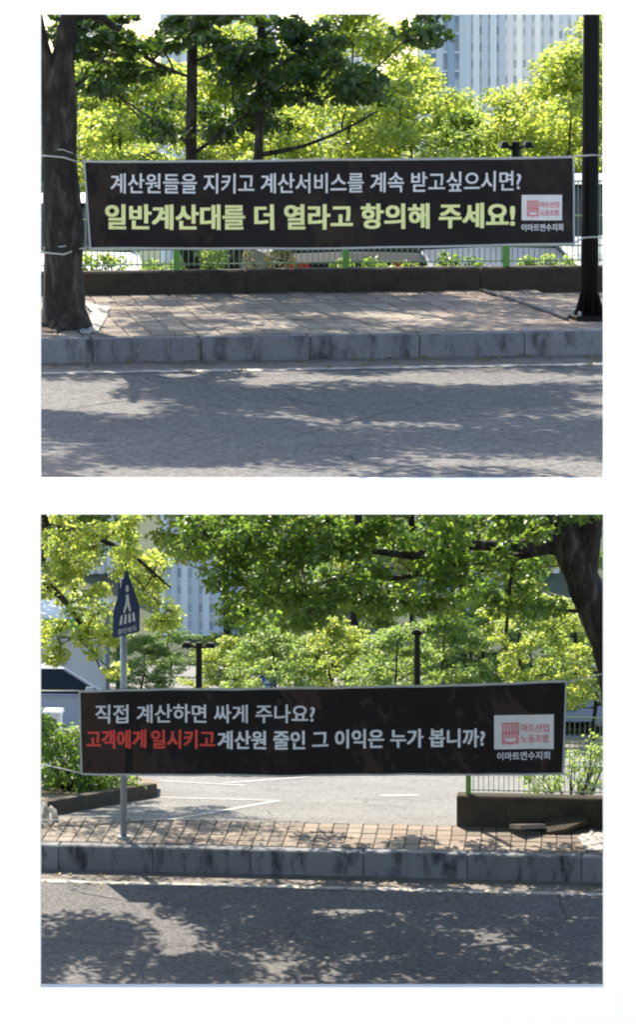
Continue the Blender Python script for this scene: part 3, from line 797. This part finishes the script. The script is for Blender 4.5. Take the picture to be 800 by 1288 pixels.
# ------------------------------------------------------------------ cars
def make_car(label, loc, rz, paint, L=4.4, Wd=1.8, H=1.45, suv=False):
    """nose towards +x"""
    root = empty('parked_car', loc, rz); tag(root, label, 'car')
    h1 = 0.92 if not suv else 1.05
    f = L / 2
    prof = [(-f + .05, .28), (-f, .5), (-f + .03, h1 - .08), (-f + .18, h1), (-f + .75, h1 + .02), (f - 1.2, h1), (f - .35, h1 - .16), (f - .05, h1 - .3), (f, .5), (f - .06, .28)]
    bm = bmesh.new()
    lay = []
    for y, ins, dz in ((-Wd / 2 + .05, .12, 0.0), (-Wd / 2, .05, 0), (-Wd / 2 + .08, .02, .0), (0, 0, .02), (Wd / 2 - .08, .02, .0), (Wd / 2, .05, 0), (Wd / 2 - .05, .12, 0)):
        lay.append([bm.verts.new((x * (1 - ins / f), y, z * (1 - (0.03 if ins > .04 else 0)) + (dz if z > .8 else 0))) for x, z in prof])
    n = len(prof)
    for a, b in zip(lay[:-1], lay[1:]):
        for i in range(n): bm.faces.new((a[i], a[(i + 1) % n], b[(i + 1) % n], b[i]))
    bm.faces.new(lay[0]); bm.faces.new(list(reversed(lay[-1])))
    bmesh.ops.recalc_face_normals(bm, faces=bm.faces)
    me = bpy.data.meshes.new('body'); bm.to_mesh(me); bm.free()
    body = link('body', me, M[paint], root)
    # cabin: glass house with a painted roof
    x0, x1 = (-f + .3, f - 1.15); r0, r1 = (-f + (.35 if suv else .85), f - 1.95)
    yb, yt = Wd / 2 - .07, Wd / 2 - .24
    zb, zt = h1 + .005, H - .05
    MB().add([(x0, -yb, zb), (x1, -yb, zb), (x1, yb, zb), (x0, yb, zb), (r0, -yt, zt), (r1, -yt, zt), (r1, yt, zt), (r0, yt, zt)],
             [(0, 1, 5, 4), (1, 2, 6, 5), (2, 3, 7, 6), (3, 0, 4, 7)]).build('window_glass', M['glass'], root)
    rf = MB().add([(r0 - .06, -yt - .02, zt), (r1 + .06, -yt - .02, zt), (r1 + .06, yt + .02, zt), (r0 - .06, yt + .02, zt),
              (r0 + .1, -yt + .08, H), (r1 - .15, -yt + .08, H), (r1 - .15, yt - .08, H), (r0 + .1, yt - .08, H)],
             [(0, 3, 2, 1), (4, 5, 6, 7), (0, 1, 5, 4), (1, 2, 6, 5), (2, 3, 7, 6), (3, 0, 4, 7)]).build('roof', M[paint], root)
    for sy in (-1, 1):
        for (bx, tx) in ((x0, r0), (x1, r1), ((x0 + x1) / 2, (r0 + r1) / 2)):
            MB().tube([(bx, sy * (yb + .01), zb), (tx, sy * (yt + .015), zt)], 0.035, 6).build('pillar', M[paint], root)
        MB().box(f - 1.55, f - 1.38, sy * (Wd / 2 + .02) - .09, sy * (Wd / 2 + .02) + .09, h1 + .02, h1 + .14, 0.02).build('wing_mirror', M[paint], root)
        MB().box(f - .3, f - .01, sy * (Wd / 2 - .28) - .19, sy * (Wd / 2 - .28) + .19, .6, .7, 0.01).build('headlight', M['lamp_clear'], root)
        MB().box(-f - .01, -f + .12, sy * (Wd / 2 - .26) - .17, sy * (Wd / 2 - .26) + .17, .68, .84, 0.01).build('tail_light', M['lamp_red'], root)
        for wx_ in (-f + .85, f - .9):
            w = MB().tube([(wx_, sy * (Wd / 2 - .2), .32), (wx_, sy * (Wd / 2 + .005), .32)], .32, 20).build('wheel', M['rubber'], root)
            m = MB().tube([(wx_, sy * (Wd / 2 - .02), .32), (wx_, sy * (Wd / 2 + .012), .32)], [.2, .19], 14)
            m.build('rim', M['rim'], w)
    MB().box(-f - .015, -f + .05, -.26, .26, .55, .67).build('number_plate', M['plate'], root)
    MB().box(f - .05, f + .012, -.26, .26, .42, .53).build('number_plate', M['plate'], root)
    MB().box(-f - .012, -f + .2, -Wd / 2 + .1, Wd / 2 - .1, .26, .42, .01).build('bumper', M['plastic'], root)
    MB().box(f - .2, f + .008, -Wd / 2 + .1, Wd / 2 - .1, .26, .4, .01).build('bumper', M['plastic'], root)
    return root
def park_a(x, label, paint, dv, nose_in=True, **kw):
    u, v, w = A.onplane(x, 320, v0=PA + 1.5)
    L = kw.get('L', 4.4)
    make_car(label, A.world(u, PA + 1.4 + dv + L / 2, -0.4), A.yaw + (R(90) if nose_in else R(-90)), paint, **kw)
park_a(85, 'white car seen between the forked tree and the upper banner', 'car_white', 0.0, nose_in=False, H=1.5)
park_a(440, 'dark car behind the fence under the middle of the upper banner', 'car_dark', 0.0)
park_a(640, 'navy car behind the fence beside the rightmost green post', 'car_navy', 0.0, nose_in=False)
park_a(822, 'tall silver car showing beside the black lamp post', 'car_silver', 0.0, nose_in=False, H=1.68, suv=True, Wd=1.86)
# ------------------------------------------------------------------ lower street furniture
def bp(x, y, v=None, d=None):
    u, vv, w = B.onplane(x, y, v0=v); return B.world(u, vv, w)
# crossing sign
su, sv, sw = B.onplane(155, 1054, w0=KB)
sg = empty('crossing_sign', B.world(su, sv, KB), B.yaw)
tag(sg, 'blue pedestrian crossing sign on a grey pole behind the lower banner', 'sign')
top = B.onplane(157, 716, v0=sv)[2] - KB; bot = B.onplane(157, 798, v0=sv)[2] - KB; shd = B.onplane(157, 766, v0=sv)[2] - KB
MB().tube([(0, 0, 0), (0, 0, top - 0.12)], 0.045, 14).build('pole', M['steel'], sg, smooth=True)
MB().tube([(0, 0, 0), (0, 0, 0.03)], 0.085, 14).build('base_collar', M['steel'], sg)
ang = R(62); ca, sa = math.cos(ang), math.sin(ang)
def plate(name, pts, y, th, mtl, faces=None):
    """flat piece on the sign's front, y metres proud of the plate"""
    n = len(pts); m = MB()
    def tr(x, yy, z): return (x * ca - yy * sa, x * sa + yy * ca, z)
    m.v = [tr(x, -0.06 - y, z) for x, z in pts]
    if faces: m.f = faces
    else:
        m.v += [tr(x, -0.06 - y + th, z) for x, z in pts]
        m.f = [tuple(range(n)), tuple(range(2 * n - 1, n - 1, -1))] + [((i + 1) % n, i, n + i, n + (i + 1) % n) for i in range(n)]
    return m.build(name, mtl, sg)
hw = 0.29
plate('sign_plate', [(-hw, bot), (hw, bot), (hw, shd), (0, top), (-hw, shd)], 0.0, 0.02, M['sign_blue'])
def sh(pts): return [(x * hw, bot + z * (top - bot)) for x, z in pts]
for nm, pts in (('figure', [(-.1, .62), (.1, .62), (.16, .5), (.3, .36), (.18, .34), (.02, .46), (-.2, .34), (-.32, .36), (-.1, .52)]), ('figure', [(-.1, .66), (.1, .66), (.1, .74), (0, .77), (-.1, .74)]),
                ('stripe', [(-.62, .18), (-.42, .18), (-.36, .32), (-.5, .32)]), ('stripe', [(-.26, .18), (-.06, .18), (-.06, .32), (-.2, .32)]),
                ('stripe', [(.1, .18), (.3, .18), (.24, .32), (.1, .32)]), ('stripe', [(.44, .18), (.64, .18), (.54, .32), (.4, .32)])):
    plate(nm, sh(pts), 0.004, 0.003, M['sign_white'])
V, F = glyphs('횡단보도', 0.01)
plate('lettering', [((-0.75 + 1.5 * a) * hw, bot + (0.035 + 0.085 * b) * (top - bot)) for a, b in V], 0.006, 0, M['sign_white'], F)
for z in (bot + 0.1, shd):
    MB().tube([(0, 0, z), (0, 0, z + 0.04)], 0.053, 14).build('clamp', M['steel'], sg)

# parapet with fence at the right, and its shrubs
ru = B.onplane(575, 1036, w0=KB)[0]
HB = 0.42
pr = empty('parapet_wall', B.world(ru, PB - 0.02, KB - 0.03), B.yaw)
tag(pr, 'low stained concrete wall at the right of the lower car park entrance', 'wall')
for i in range(4):
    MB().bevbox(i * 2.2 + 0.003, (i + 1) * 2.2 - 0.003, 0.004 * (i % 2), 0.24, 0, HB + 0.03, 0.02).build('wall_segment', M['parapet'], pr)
fb = empty('mesh_fence', B.world(ru, PB + 0.1, KB + HB + 0.001), B.yaw)
tag(fb, 'green post and wire mesh fence at the right end of the lower banner', 'fence')
fence(fb, [0.16, 2.4, 4.6], 0.16, 4.6, 0, 0, 1.1, 0.07, (0.05, 0.4, 0.75, 1.08))

def shrubB(label, boxes, v0, v1, leaf, seed, size=0.07, cr=(0.2, 0.2, 0.16), cn=60):
    """boxes in photograph pixels between two depths of the lower street"""
    rng = random.Random(seed); pts = []
    for x0, x1, y0, y1, n in boxes:
        for _ in range(n):
            v = rng.uniform(v0, v1); u, vv, w = B.onplane(rng.uniform(x0, x1), rng.uniform(y0, y1), v0=v); pts.append((u, v, w))
    cu = sum(p[0] for p in pts) / len(pts); cv = (v0 + v1) / 2; cw = lot(cv)
    cl = [((u - cu, v - cv, max(w - cw, 0.12)), tuple(q * rng.uniform(.7, 1.2) for q in cr), cn) for u, v, w in pts]
    tuft('shrub', label, 'shrub', B, cu, cv, cw, cl, size, leaf, seed)
shrubB('loose pale shrub behind the fence at the right of the lower banner', [(655, 700, 955, 992, 9), (690, 757, 945, 990, 16), (720, 775, 925, 960, 6)], PB + 0.5, PB + 1.3, 'leaf_light', 51, 0.065, (0.16, 0.16, 0.12), 34)
shrubB('green hedge shrub in the planter left of the lower banner', [(45, 105, 905, 950, 16), (45, 130, 945, 985, 18), (60, 180, 975, 996, 16)], PB + 2.3, PB + 4.2, 'leaf_mid', 52, 0.085, (0.24, 0.24, 0.2), 95)

# curved planter edge at the left
pts = [(10, 1034), (50, 1028), (90, 1021), (140, 1012), (180, 1005), (197, 1002)]
P = [lotp(x, y) for x, y in pts]
pl = empty('planter_kerb', B.world(P[-1][0], P[-1][1], lot(P[-1][1])), B.yaw); tag(pl, 'low dark planter edge curving in from the left of the car park', 'planter')
ox, oy = P[-1]; m = MB(); n = len(P)
for i, (u, v) in enumerate(P):
    a = Vector(P[max(i - 1, 0)]); b = Vector(P[min(i + 1, n - 1)]); d = (b - a).normalized(); nn = Vector((-d.y, d.x)) * 0.16
    z0 = lot(v) - lot(oy) - 0.05; z1 = z0 + 0.25
    m.v += [(u - ox, v - oy, z0), (u - ox, v - oy, z1), (u + nn.x - ox, v + nn.y - oy, z1), (u + nn.x - ox, v + nn.y - oy, z0)]
for i in range(n - 1):
    for j in range(4):
        a = i * 4 + j; b = i * 4 + (j + 1) % 4; m.f.append((a, b, b + 4, a + 4))
m.f += [(3, 2, 1, 0), (4 * n - 4, 4 * n - 3, 4 * n - 2, 4 * n - 1)]
m.build('edging', M['parapet'], pl)
m = MB(); q = [(u - ox, v - oy + 0.1) for u, v in P] + [(P[-1][0] - ox - 0.2, 1.6), (P[-1][0] - ox - 1.5, 4.0), (P[0][0] - ox - 1, 4.0)]
m.v = [(u, v, lot(v + oy) - lot(oy) + 0.12) for u, v in q]; m.f = [tuple(range(len(q)))]
m.build('soil', M['soil'], pl)

# loose paving, sack and rubble
rng = random.Random(77)
for i, (x, y, rx, ry, rz, sx, lab) in enumerate(((665, 1043, -0.2, 0.1, 0.5, 0.5, 'lifted paving slab nearest the middle of the lower wall'), (712, 1040, 0.28, -0.2, 0.25, 0.62, 'large tilted broken slab leaning by the white sack'))):
    u, v, w = B.onplane(x, y, w0=KB + 0.05)
    m = MB(); g = [(-.5, -.3), (-.1, -.36), (.45, -.25), (.5, .2), (.12, .34), (-.42, .27)]
    m.prism([(a * sx + rng.uniform(-.03, .03), b * sx + rng.uniform(-.03, .03)) for a, b in g], -0.03, 0.03)
    o = m.build('broken_slab', M['parapet' if i == 1 else 'paver'], loc=B.world(u, v, KB + 0.09 + 0.03 * (i == 1))); o.rotation_euler = (rx, ry, rz)
    tag(o, lab, 'slab')
crumple('sack', 'crumpled white sack lying on the pavement at the lower right', 'sack', B, [(726, 1053), (742, 1044), (778, 1044), (780, 1070), (738, 1070)], KB + 0.004, 0.05, M['sack'], 9)
crumple('sack', 'white sack by the planter at the left edge of the lower street', 'sack', B, [(40, 1020), (62, 1020), (74, 1032), (64, 1038), (40, 1038)], KB + 0.0, 0.16, M['sack'], 10)

# ropes of the lower banner
rope(bb, B, VB, [(100, 869, VB), (60, 869, VB + 0.2), (30, 868, VB + 0.4)]); rope(bb, B, VB, [(103, 973, VB), (60, 963, VB + 0.2), (30, 958, VB + 0.4)])
rope(bb, B, VB, [(713, 858, VB), (740, 852, VB + 0.3), (765, 846, VB + 0.5)]); rope(bb, B, VB, [(709, 973, VB), (735, 985, VB + 0.4), (765, 995, VB + 0.5)])
rope(bb, B, VB, [(735, 852, VB + 0.3), (752, 870, VB + 0.5), (764, 900, VB + 0.6)], 0.006)

# big leaning tree at the right of the lower street
VR = 0.95
r2 = lambda x, y, v=VR: bp(x, y, v)
base = r2(800, 1052); base.z = KB - 0.03
limbs = [([r2(800, 1056), r2(797, 1000), r2(788, 900), r2(772, 825), r2(752, 770), r2(733, 725), r2(715, 685), r2(703, 640), r2(690, 560), r2(660, 460), r2(630, 380)], [0.36, 0.3, 0.27, 0.26, 0.25, 0.24, 0.23, 0.19, 0.15, 0.1, 0.05]),
         ([r2(735, 735), r2(741, 690), r2(748, 640), r2(765, 560), r2(790, 460), r2(800, 390)], [0.2, 0.16, 0.14, 0.12, 0.09, 0.04]),
         ([r2(708, 690), r2(650, 686, 0.8), r2(590, 686, 0.6), r2(520, 700, 0.4), r2(450, 690, 0.2), r2(380, 672, 0.0), r2(320, 690, -0.2)], [0.11, 0.085, 0.07, 0.055, 0.042, 0.03, 0.015]),
         ([r2(690, 690, 0.8), r2(640, 703, 1.0), r2(570, 710, 1.2), r2(500, 728, 1.5), r2(430, 725, 1.6), r2(370, 745, 1.6)], [0.07, 0.06, 0.05, 0.04, 0.028, 0.015]),
         ([r2(700, 640), r2(620, 600, 0.2), r2(520, 560, -0.5), r2(400, 540, -1.0), r2(300, 560, -1.2)], [0.1, 0.08, 0.06, 0.04, 0.02])]
cl = pxclusters([(285, 420, 655, 720, 39.3, 43.2, 23), (270, 440, 715, 785, 39.3, 43.2, 26), (420, 560, 660, 775, 39.5, 43.2, 34), (540, 640, 660, 760, 39.5, 43.2, 20), (620, 690, 710, 770, 40.2, 43, 8), (225, 290, 650, 690, 39.3, 41.5, 5), (720, 775, 670, 720, 41.5, 43.5, 3),
                 (300, 760, 640, 680, 39.3, 43, 22)], 61, (0.34, 0.4, 0.15), 105)
cl += [c for c in blob(r2(540, 520), (4.1, 2.7, 1.25), 44, 62, (0.6, 0.6, 0.24), 330) if c[0][2] < 7.3 or c[0][1] > 41.5]
tree('leaning_tree', 'large leaning tree whose low branches spread over the lower banner', base, limbs, cl, 0.115, 'leaf_mid', 63, low=2.2)
hv = [r2(642, 680, 0.7), r2(644, 720, 0.7), r2(640, 760, 0.7), r2(637, 796, 0.7)]
tag(MB().tube([p - hv[0] for p in hv], 0.022, 6).build('hanging_vine', M['twig'], loc=hv[0]), 'thin dark dead stem hanging down from the low branch', 'stem')

kerb_tree(B, -6.6, 0.9, KB, 'street tree beyond the left side of the lower opening', 303, 6.8, (1.6, 0.4, 5.2), (3.2, 2.4, 1.3), 20, 'leaf_mid')

# pale tree at the left of the lower street
vl = PB + 3.2
q = lambda x, y, v=vl: bp(x, y, v)
base = q(20, 1005); base.z = lot(vl)
limbs = [([q(20, 1010), q(22, 900), q(30, 780), q(50, 700), q(60, 600), q(70, 480)], [0.16, 0.14, 0.12, 0.1, 0.08, 0.04]),
         ([q(45, 720), q(85, 760), q(110, 800), q(125, 840)], [0.06, 0.045, 0.03, 0.012]), ([q(55, 660), q(110, 670), q(170, 700), q(215, 740)], [0.05, 0.04, 0.03, 0.012])]
cl = pxclusters([(45, 110, 645, 740, 43.5, 47, 26), (60, 130, 735, 800, 44, 47, 13), (85, 175, 650, 700, 43.5, 47, 14), (150, 205, 690, 790, 44, 47, 17), (195, 235, 760, 785, 44.5, 46.5, 3), (95, 150, 790, 848, 44, 46.5, 12), (40, 75, 780, 850, 44, 46.5, 6)], 71, (0.22, 0.28, 0.13), 105)
cl += blob(q(90, 520), (1.9, 1.7, 1.2), 40, 72, (0.4, 0.4, 0.2), 90)
tree('pale_tree', 'pale yellow green tree with drooping foliage beside the crossing sign', base, limbs, cl, 0.078, 'leaf_yellow', 73, low=2.0)

# garden lamps
def t_lamp(x, ytop, d, label, wpx=38, fr=None):
    p = pix(x, ytop, d); fr = fr or B; u, v, w = fr.local(p); g = lot(v) if fr is B else -0.4; h = w - g
    root = empty('garden_lamp', fr.world(u, v, g), fr.yaw); tag(root, label, 'lamp')
    MB().tube([(0, 0, 0), (0, 0, h)], [0.07, 0.05], 12).build('pole', M['black'], root)
    r = wpx / 2 * d / FPX
    MB().tube([(-r * .6, 0, h - .06), (0, 0, h - .1), (r * .6, 0, h - .06)], 0.025, 6).build('arm', M['black'], root)
    for s in (-1, 1):
        MB().box(s * r * .75 - r * .3, s * r * .75 + r * .3, -0.1, 0.1, h - .08, h + 0.0, 0.03).build('lamp_head', M['black'], root)
t_lamp(250, 808, 52, 'black twin headed garden lamp above the lower banner, left of middle', 40)
t_lamp(525, 792, 54, 'slim dark lamp post rising behind the middle of the lower banner', 14)
t_lamp(649, 178, 38.2, 'twin headed garden lamp peeping over the upper banner on the right', 40, A)

# cars on the lower car park
def car_b(x, y, label, paint, rz, **kw):
    u, v = lotp(x, y); o = make_car(label, B.world(u, v, lot(v)), 0, paint, **kw)
    o.rotation_euler = (Matrix.Rotation(B.yaw, 3, 'Z') @ Matrix.Rotation(-math.atan(SL), 3, 'X') @ Matrix.Rotation(rz, 3, 'Z')).to_euler()
car_b(738, 921, 'silver car parked beyond the fence at the right of the lower banner', 'car_silver', R(200))
car_b(805, 916, 'dark car just behind the silver car at the right edge', 'car_dark', R(172))
car_b(58, 930, 'silver grey car behind the hedge at the left edge of the lower banner', 'car_silver', R(15))
# blue drum sign
u, v = lotp(338, 892); p = B.world(u, v, lot(v)); h = B.onplane(338, 856, v0=v)[2] - lot(v)
bs = empty('round_blue_sign', p, B.yaw); tag(bs, 'round blue sign on a post showing over the lower banner', 'sign')
MB().tube([(0, 0, 0), (0, 0, h - 0.1)], 0.03, 8).build('post', M['steel'], bs)
MB().tube([(0, -0.06, h), (0, -0.035, h)], 0.16, 24).build('disc', M['bright_blue'], bs)
MB().add([(-.09, -.066, h), (0.0, -.066, h + .08), (0.0, -.066, h + .03), (.09, -.066, h + .03), (.09, -.066, h - .03), (0, -.066, h - .03), (0, -.066, h - .08)], [(0, 6, 5, 4, 3, 2, 1)]).build('arrow', M['sign_white'], bs)
# white utility box at left
u, v, w = B.onplane(66, 918, v0=PB + 5.2)
ub = empty('utility_box', B.world(u, PB + 5.2, lot(PB + 5.2)), B.yaw); tag(ub, 'small white utility cabinet in the hedge at the left edge', 'cabinet')
hh = B.onplane(66, 896, v0=PB + 5.2)[2] - lot(PB + 5.2)
MB().bevbox(-.13, .13, -.13, .13, 0, hh, 0.02).build('cabinet', M['sign_white'], ub); MB().box(-.16, .16, -.16, .16, hh, hh + .04, 0.02).build('lid', M['sign_white'], ub)
MB().box(-.05, .05, -.14, -.129, hh - .22, hh - .08).build('vent', M['plastic'], ub)
# long white shelter at the left
u, v = lotp(80, 893); 
sb = empty('bicycle_shelter', B.world(u, v, lot(v)), B.yaw); tag(sb, 'long low white roofed shelter behind the pale tree', 'shelter')
hh = 2.3
m = MB(); m.prism([(-3.2, -.9), (1.0, -.9), (1.0, 1.2), (-3.2, 1.2)], hh, hh + 0.12); m.build('roof', M['sign_white'], sb)
MB().box(-3.2, 1.0, -.93, -.9, hh - 0.2, hh + 0.02).build('green_fascia', M['green'], sb)
for k in (-3, -1.6, -.3, .9): MB().tube([(k, .9, 0), (k, .9, hh)], 0.05, 8).build('post', M['steel'], sb)
MB().box(-3.1, 0.9, 1.0, 1.04, 0.3, 2.1).build('back_panel', M['tower_pale'], sb)

# ------------------------------------------------------------------ trees beyond
protos = {}
def ground_w(v): return lot(v) if v < 60 else lot(60) + (v - 60) / 300 * (-85 - lot(60))
def proto(kind, seed, leaf, H, z0, rad0, ncl, cr, cn, size, tr):
    rng = random.Random(seed)
    limbs = [([(0, 0, 0), (0.02, 0, H * .1), (rng.uniform(-.2, .2), rng.uniform(-.2, .2), H * .3), (rng.uniform(-.3, .3), rng.uniform(-.3, .3), H * .6), (0, 0, H * .93)], [tr, tr * .85, tr * .75, tr * .5, tr * .15])]
    for k in range(6):
        a = k * 2.4 + rng.uniform(-.4, .4); z = z0 + (H - z0) * (0.02 + k * 0.1); r = rad0 * rng.uniform(.55, .85)
        limbs.append(([(0, 0, z), (math.cos(a) * r * .5, math.sin(a) * r * .5, z + .25 * r), (math.cos(a) * r, math.sin(a) * r, z + .7 * r)], [tr * .35, tr * .25, tr * .1]))
    cl = []
    while len(cl) < ncl:
        t = rng.random(); z = z0 + t * (H * 0.97 - z0)
        rad = rad0 * (math.sin(math.pi * min(1, t * 0.86 + 0.14)) ** 0.6)
        a = rng.uniform(0, 6.283); r = rad * rng.random() ** 0.45
        s = rng.uniform(0.7, 1.3)
        cl.append(((math.cos(a) * r, math.sin(a) * r, z), (cr * s, cr * s, cr * .5 * s), int(cn * s)))
    tw = wood(limbs, cl, seed, sides=7, min_r=0.010).mesh('trunk', True); tw.materials.append(M['twig'])
    protos[kind] = (tw, leaf_mesh('crown', cl, size, M[leaf], seed + 5), H)
proto('y', 101, 'leaf_yellow', 16, 5.5, 3.4, 150, 0.6, 230, 0.135, 0.11); proto('y2', 102, 'leaf_yellow', 16, 3.4, 3.2, 150, 0.6, 230, 0.135, 0.11)
proto('l', 103, 'leaf_light', 16, 3.2, 3.2, 150, 0.6, 230, 0.135, 0.11)
proto('s', 105, 'leaf_light', 4.2, 0.9, 1.7, 85, 0.36, 130, 0.1, 0.07); proto('sy', 106, 'leaf_yellow', 4.2, 0.9, 1.7, 85, 0.36, 130, 0.1, 0.07); proto('sm', 107, 'leaf_mid', 4.2, 0.5, 1.8, 80, 0.36, 90, 0.11, 0.07)
def far_tree(x, d, top_row, kind, label, seed, wide=1.0):
    """a tree whose trunk stands at photograph column x, d metres off, its top at the given row"""
    p = pix(x, 0, d); u, v, w = B.local(p); g = ground_w(v) - 0.03
    h = (ZC - (top_row - HOR) * d / FPX) - g
    root = empty('far_tree', B.world(u, v, g), random.Random(seed).uniform(0, 6.28)); tag(root, label, 'tree', 'trees beyond the car park')
    tw, cr, H = protos[kind]; s = h / H
    for nm, me in (('trunk', tw), ('crown', cr)): link(nm, me, None, root)
    k = (s if H < 10 else max(s, 0.85)) * wide
    root.scale = (k, k, s)
far_tree(150, 75, 28, 'y', 'yellow green tree behind the upper banner next to the forked tree', 1)
far_tree(285, 78, 13, 'y2', 'yellow green tree behind the two thin dark trunks', 2)
far_tree(445, 74, -22, 'y', 'yellow green tree behind the middle of the upper banner', 3)
far_tree(520, 79, 62, 'y2', 'yellow green tree right of the middle of the upper banner', 4)
far_tree(585, 75, 122, 'l', 'shorter light green tree below the pale towers', 5)
far_tree(652, 83, 120, 'y2', 'yellow green tree below the right hand tower', 6)
far_tree(722, 73, 42, 'y', 'yellow green tree nearest the black lamp post', 7)
far_tree(800, 77, -32, 'y2', 'tall yellow green tree behind the black lamp post', 8)
far_tree(20, 77, 48, 'l', 'light green tree hidden behind the forked tree', 9)
far_tree(375, 87, 48, 'l', 'light green tree behind the leaning dark tree', 19)
far_tree(95, 82, 45, 'y', 'yellow green tree at the left edge of the upper banner', 24)
# small trees seen over the lower banner
far_tree(375, 76, 755, 's', 'small round tree left of the slim lamp over the lower banner', 10)
far_tree(300, 74, 770, 's', 'small light tree right of the twin headed garden lamp', 11)
far_tree(465, 75, 752, 's', 'small tree just left of the slim dark lamp post', 12)
far_tree(595, 70, 725, 'sm', 'mid green bushy tree right of the slim dark lamp post', 13)
far_tree(668, 60, 728, 'sy', 'bright yellow green tree below the hanging stem', 14)
far_tree(745, 62, 745, 's', 'light green tree behind the leaning trunk', 15)
far_tree(215, 92, 785, 'sm', 'dark shrubby tree behind the twin headed garden lamp', 16, 1.5)
far_tree(550, 92, 775, 'sm', 'dark tree furthest back beside the slim dark lamp post', 17, 1.3)
far_tree(120, 84, 770, 'sm', 'mid green tree behind the crossing sign', 18, 1.3)
far_tree(420, 84, 780, 'sy', 'small yellow green tree between the two round trees', 21)
far_tree(335, 96, 770, 'sm', 'dark green tree furthest back above the blue sign', 22, 1.4)

far_tree(340, 61, 790, 's', 'fresh green low tree just above the blue sign', 31, 1.2)
far_tree(425, 62, 775, 'sy', 'fresh green low tree between the lamp and the blue sign', 32, 1.1)
far_tree(500, 60, 790, 's', 'low green tree touching the slim dark lamp post', 33, 1.2)
far_tree(285, 64, 800, 'sy', 'low bright tree right beside the twin headed lamp', 34, 1.2)
far_tree(560, 64, 770, 's', 'low green tree right of the slim dark lamp post', 35, 1.2)
far_tree(620, 66, 745, 's', 'light green tree behind the right part of the lower banner', 36, 1.2)
far_tree(700, 78, 775, 'sy', 'bright low tree above the right end of the lower banner', 37, 1.2)
far_tree(180, 70, 800, 's', 'low green tree behind the crossing sign pole', 38, 1.2)

# ------------------------------------------------------------------ apartment towers in the valley
wmesh = {}
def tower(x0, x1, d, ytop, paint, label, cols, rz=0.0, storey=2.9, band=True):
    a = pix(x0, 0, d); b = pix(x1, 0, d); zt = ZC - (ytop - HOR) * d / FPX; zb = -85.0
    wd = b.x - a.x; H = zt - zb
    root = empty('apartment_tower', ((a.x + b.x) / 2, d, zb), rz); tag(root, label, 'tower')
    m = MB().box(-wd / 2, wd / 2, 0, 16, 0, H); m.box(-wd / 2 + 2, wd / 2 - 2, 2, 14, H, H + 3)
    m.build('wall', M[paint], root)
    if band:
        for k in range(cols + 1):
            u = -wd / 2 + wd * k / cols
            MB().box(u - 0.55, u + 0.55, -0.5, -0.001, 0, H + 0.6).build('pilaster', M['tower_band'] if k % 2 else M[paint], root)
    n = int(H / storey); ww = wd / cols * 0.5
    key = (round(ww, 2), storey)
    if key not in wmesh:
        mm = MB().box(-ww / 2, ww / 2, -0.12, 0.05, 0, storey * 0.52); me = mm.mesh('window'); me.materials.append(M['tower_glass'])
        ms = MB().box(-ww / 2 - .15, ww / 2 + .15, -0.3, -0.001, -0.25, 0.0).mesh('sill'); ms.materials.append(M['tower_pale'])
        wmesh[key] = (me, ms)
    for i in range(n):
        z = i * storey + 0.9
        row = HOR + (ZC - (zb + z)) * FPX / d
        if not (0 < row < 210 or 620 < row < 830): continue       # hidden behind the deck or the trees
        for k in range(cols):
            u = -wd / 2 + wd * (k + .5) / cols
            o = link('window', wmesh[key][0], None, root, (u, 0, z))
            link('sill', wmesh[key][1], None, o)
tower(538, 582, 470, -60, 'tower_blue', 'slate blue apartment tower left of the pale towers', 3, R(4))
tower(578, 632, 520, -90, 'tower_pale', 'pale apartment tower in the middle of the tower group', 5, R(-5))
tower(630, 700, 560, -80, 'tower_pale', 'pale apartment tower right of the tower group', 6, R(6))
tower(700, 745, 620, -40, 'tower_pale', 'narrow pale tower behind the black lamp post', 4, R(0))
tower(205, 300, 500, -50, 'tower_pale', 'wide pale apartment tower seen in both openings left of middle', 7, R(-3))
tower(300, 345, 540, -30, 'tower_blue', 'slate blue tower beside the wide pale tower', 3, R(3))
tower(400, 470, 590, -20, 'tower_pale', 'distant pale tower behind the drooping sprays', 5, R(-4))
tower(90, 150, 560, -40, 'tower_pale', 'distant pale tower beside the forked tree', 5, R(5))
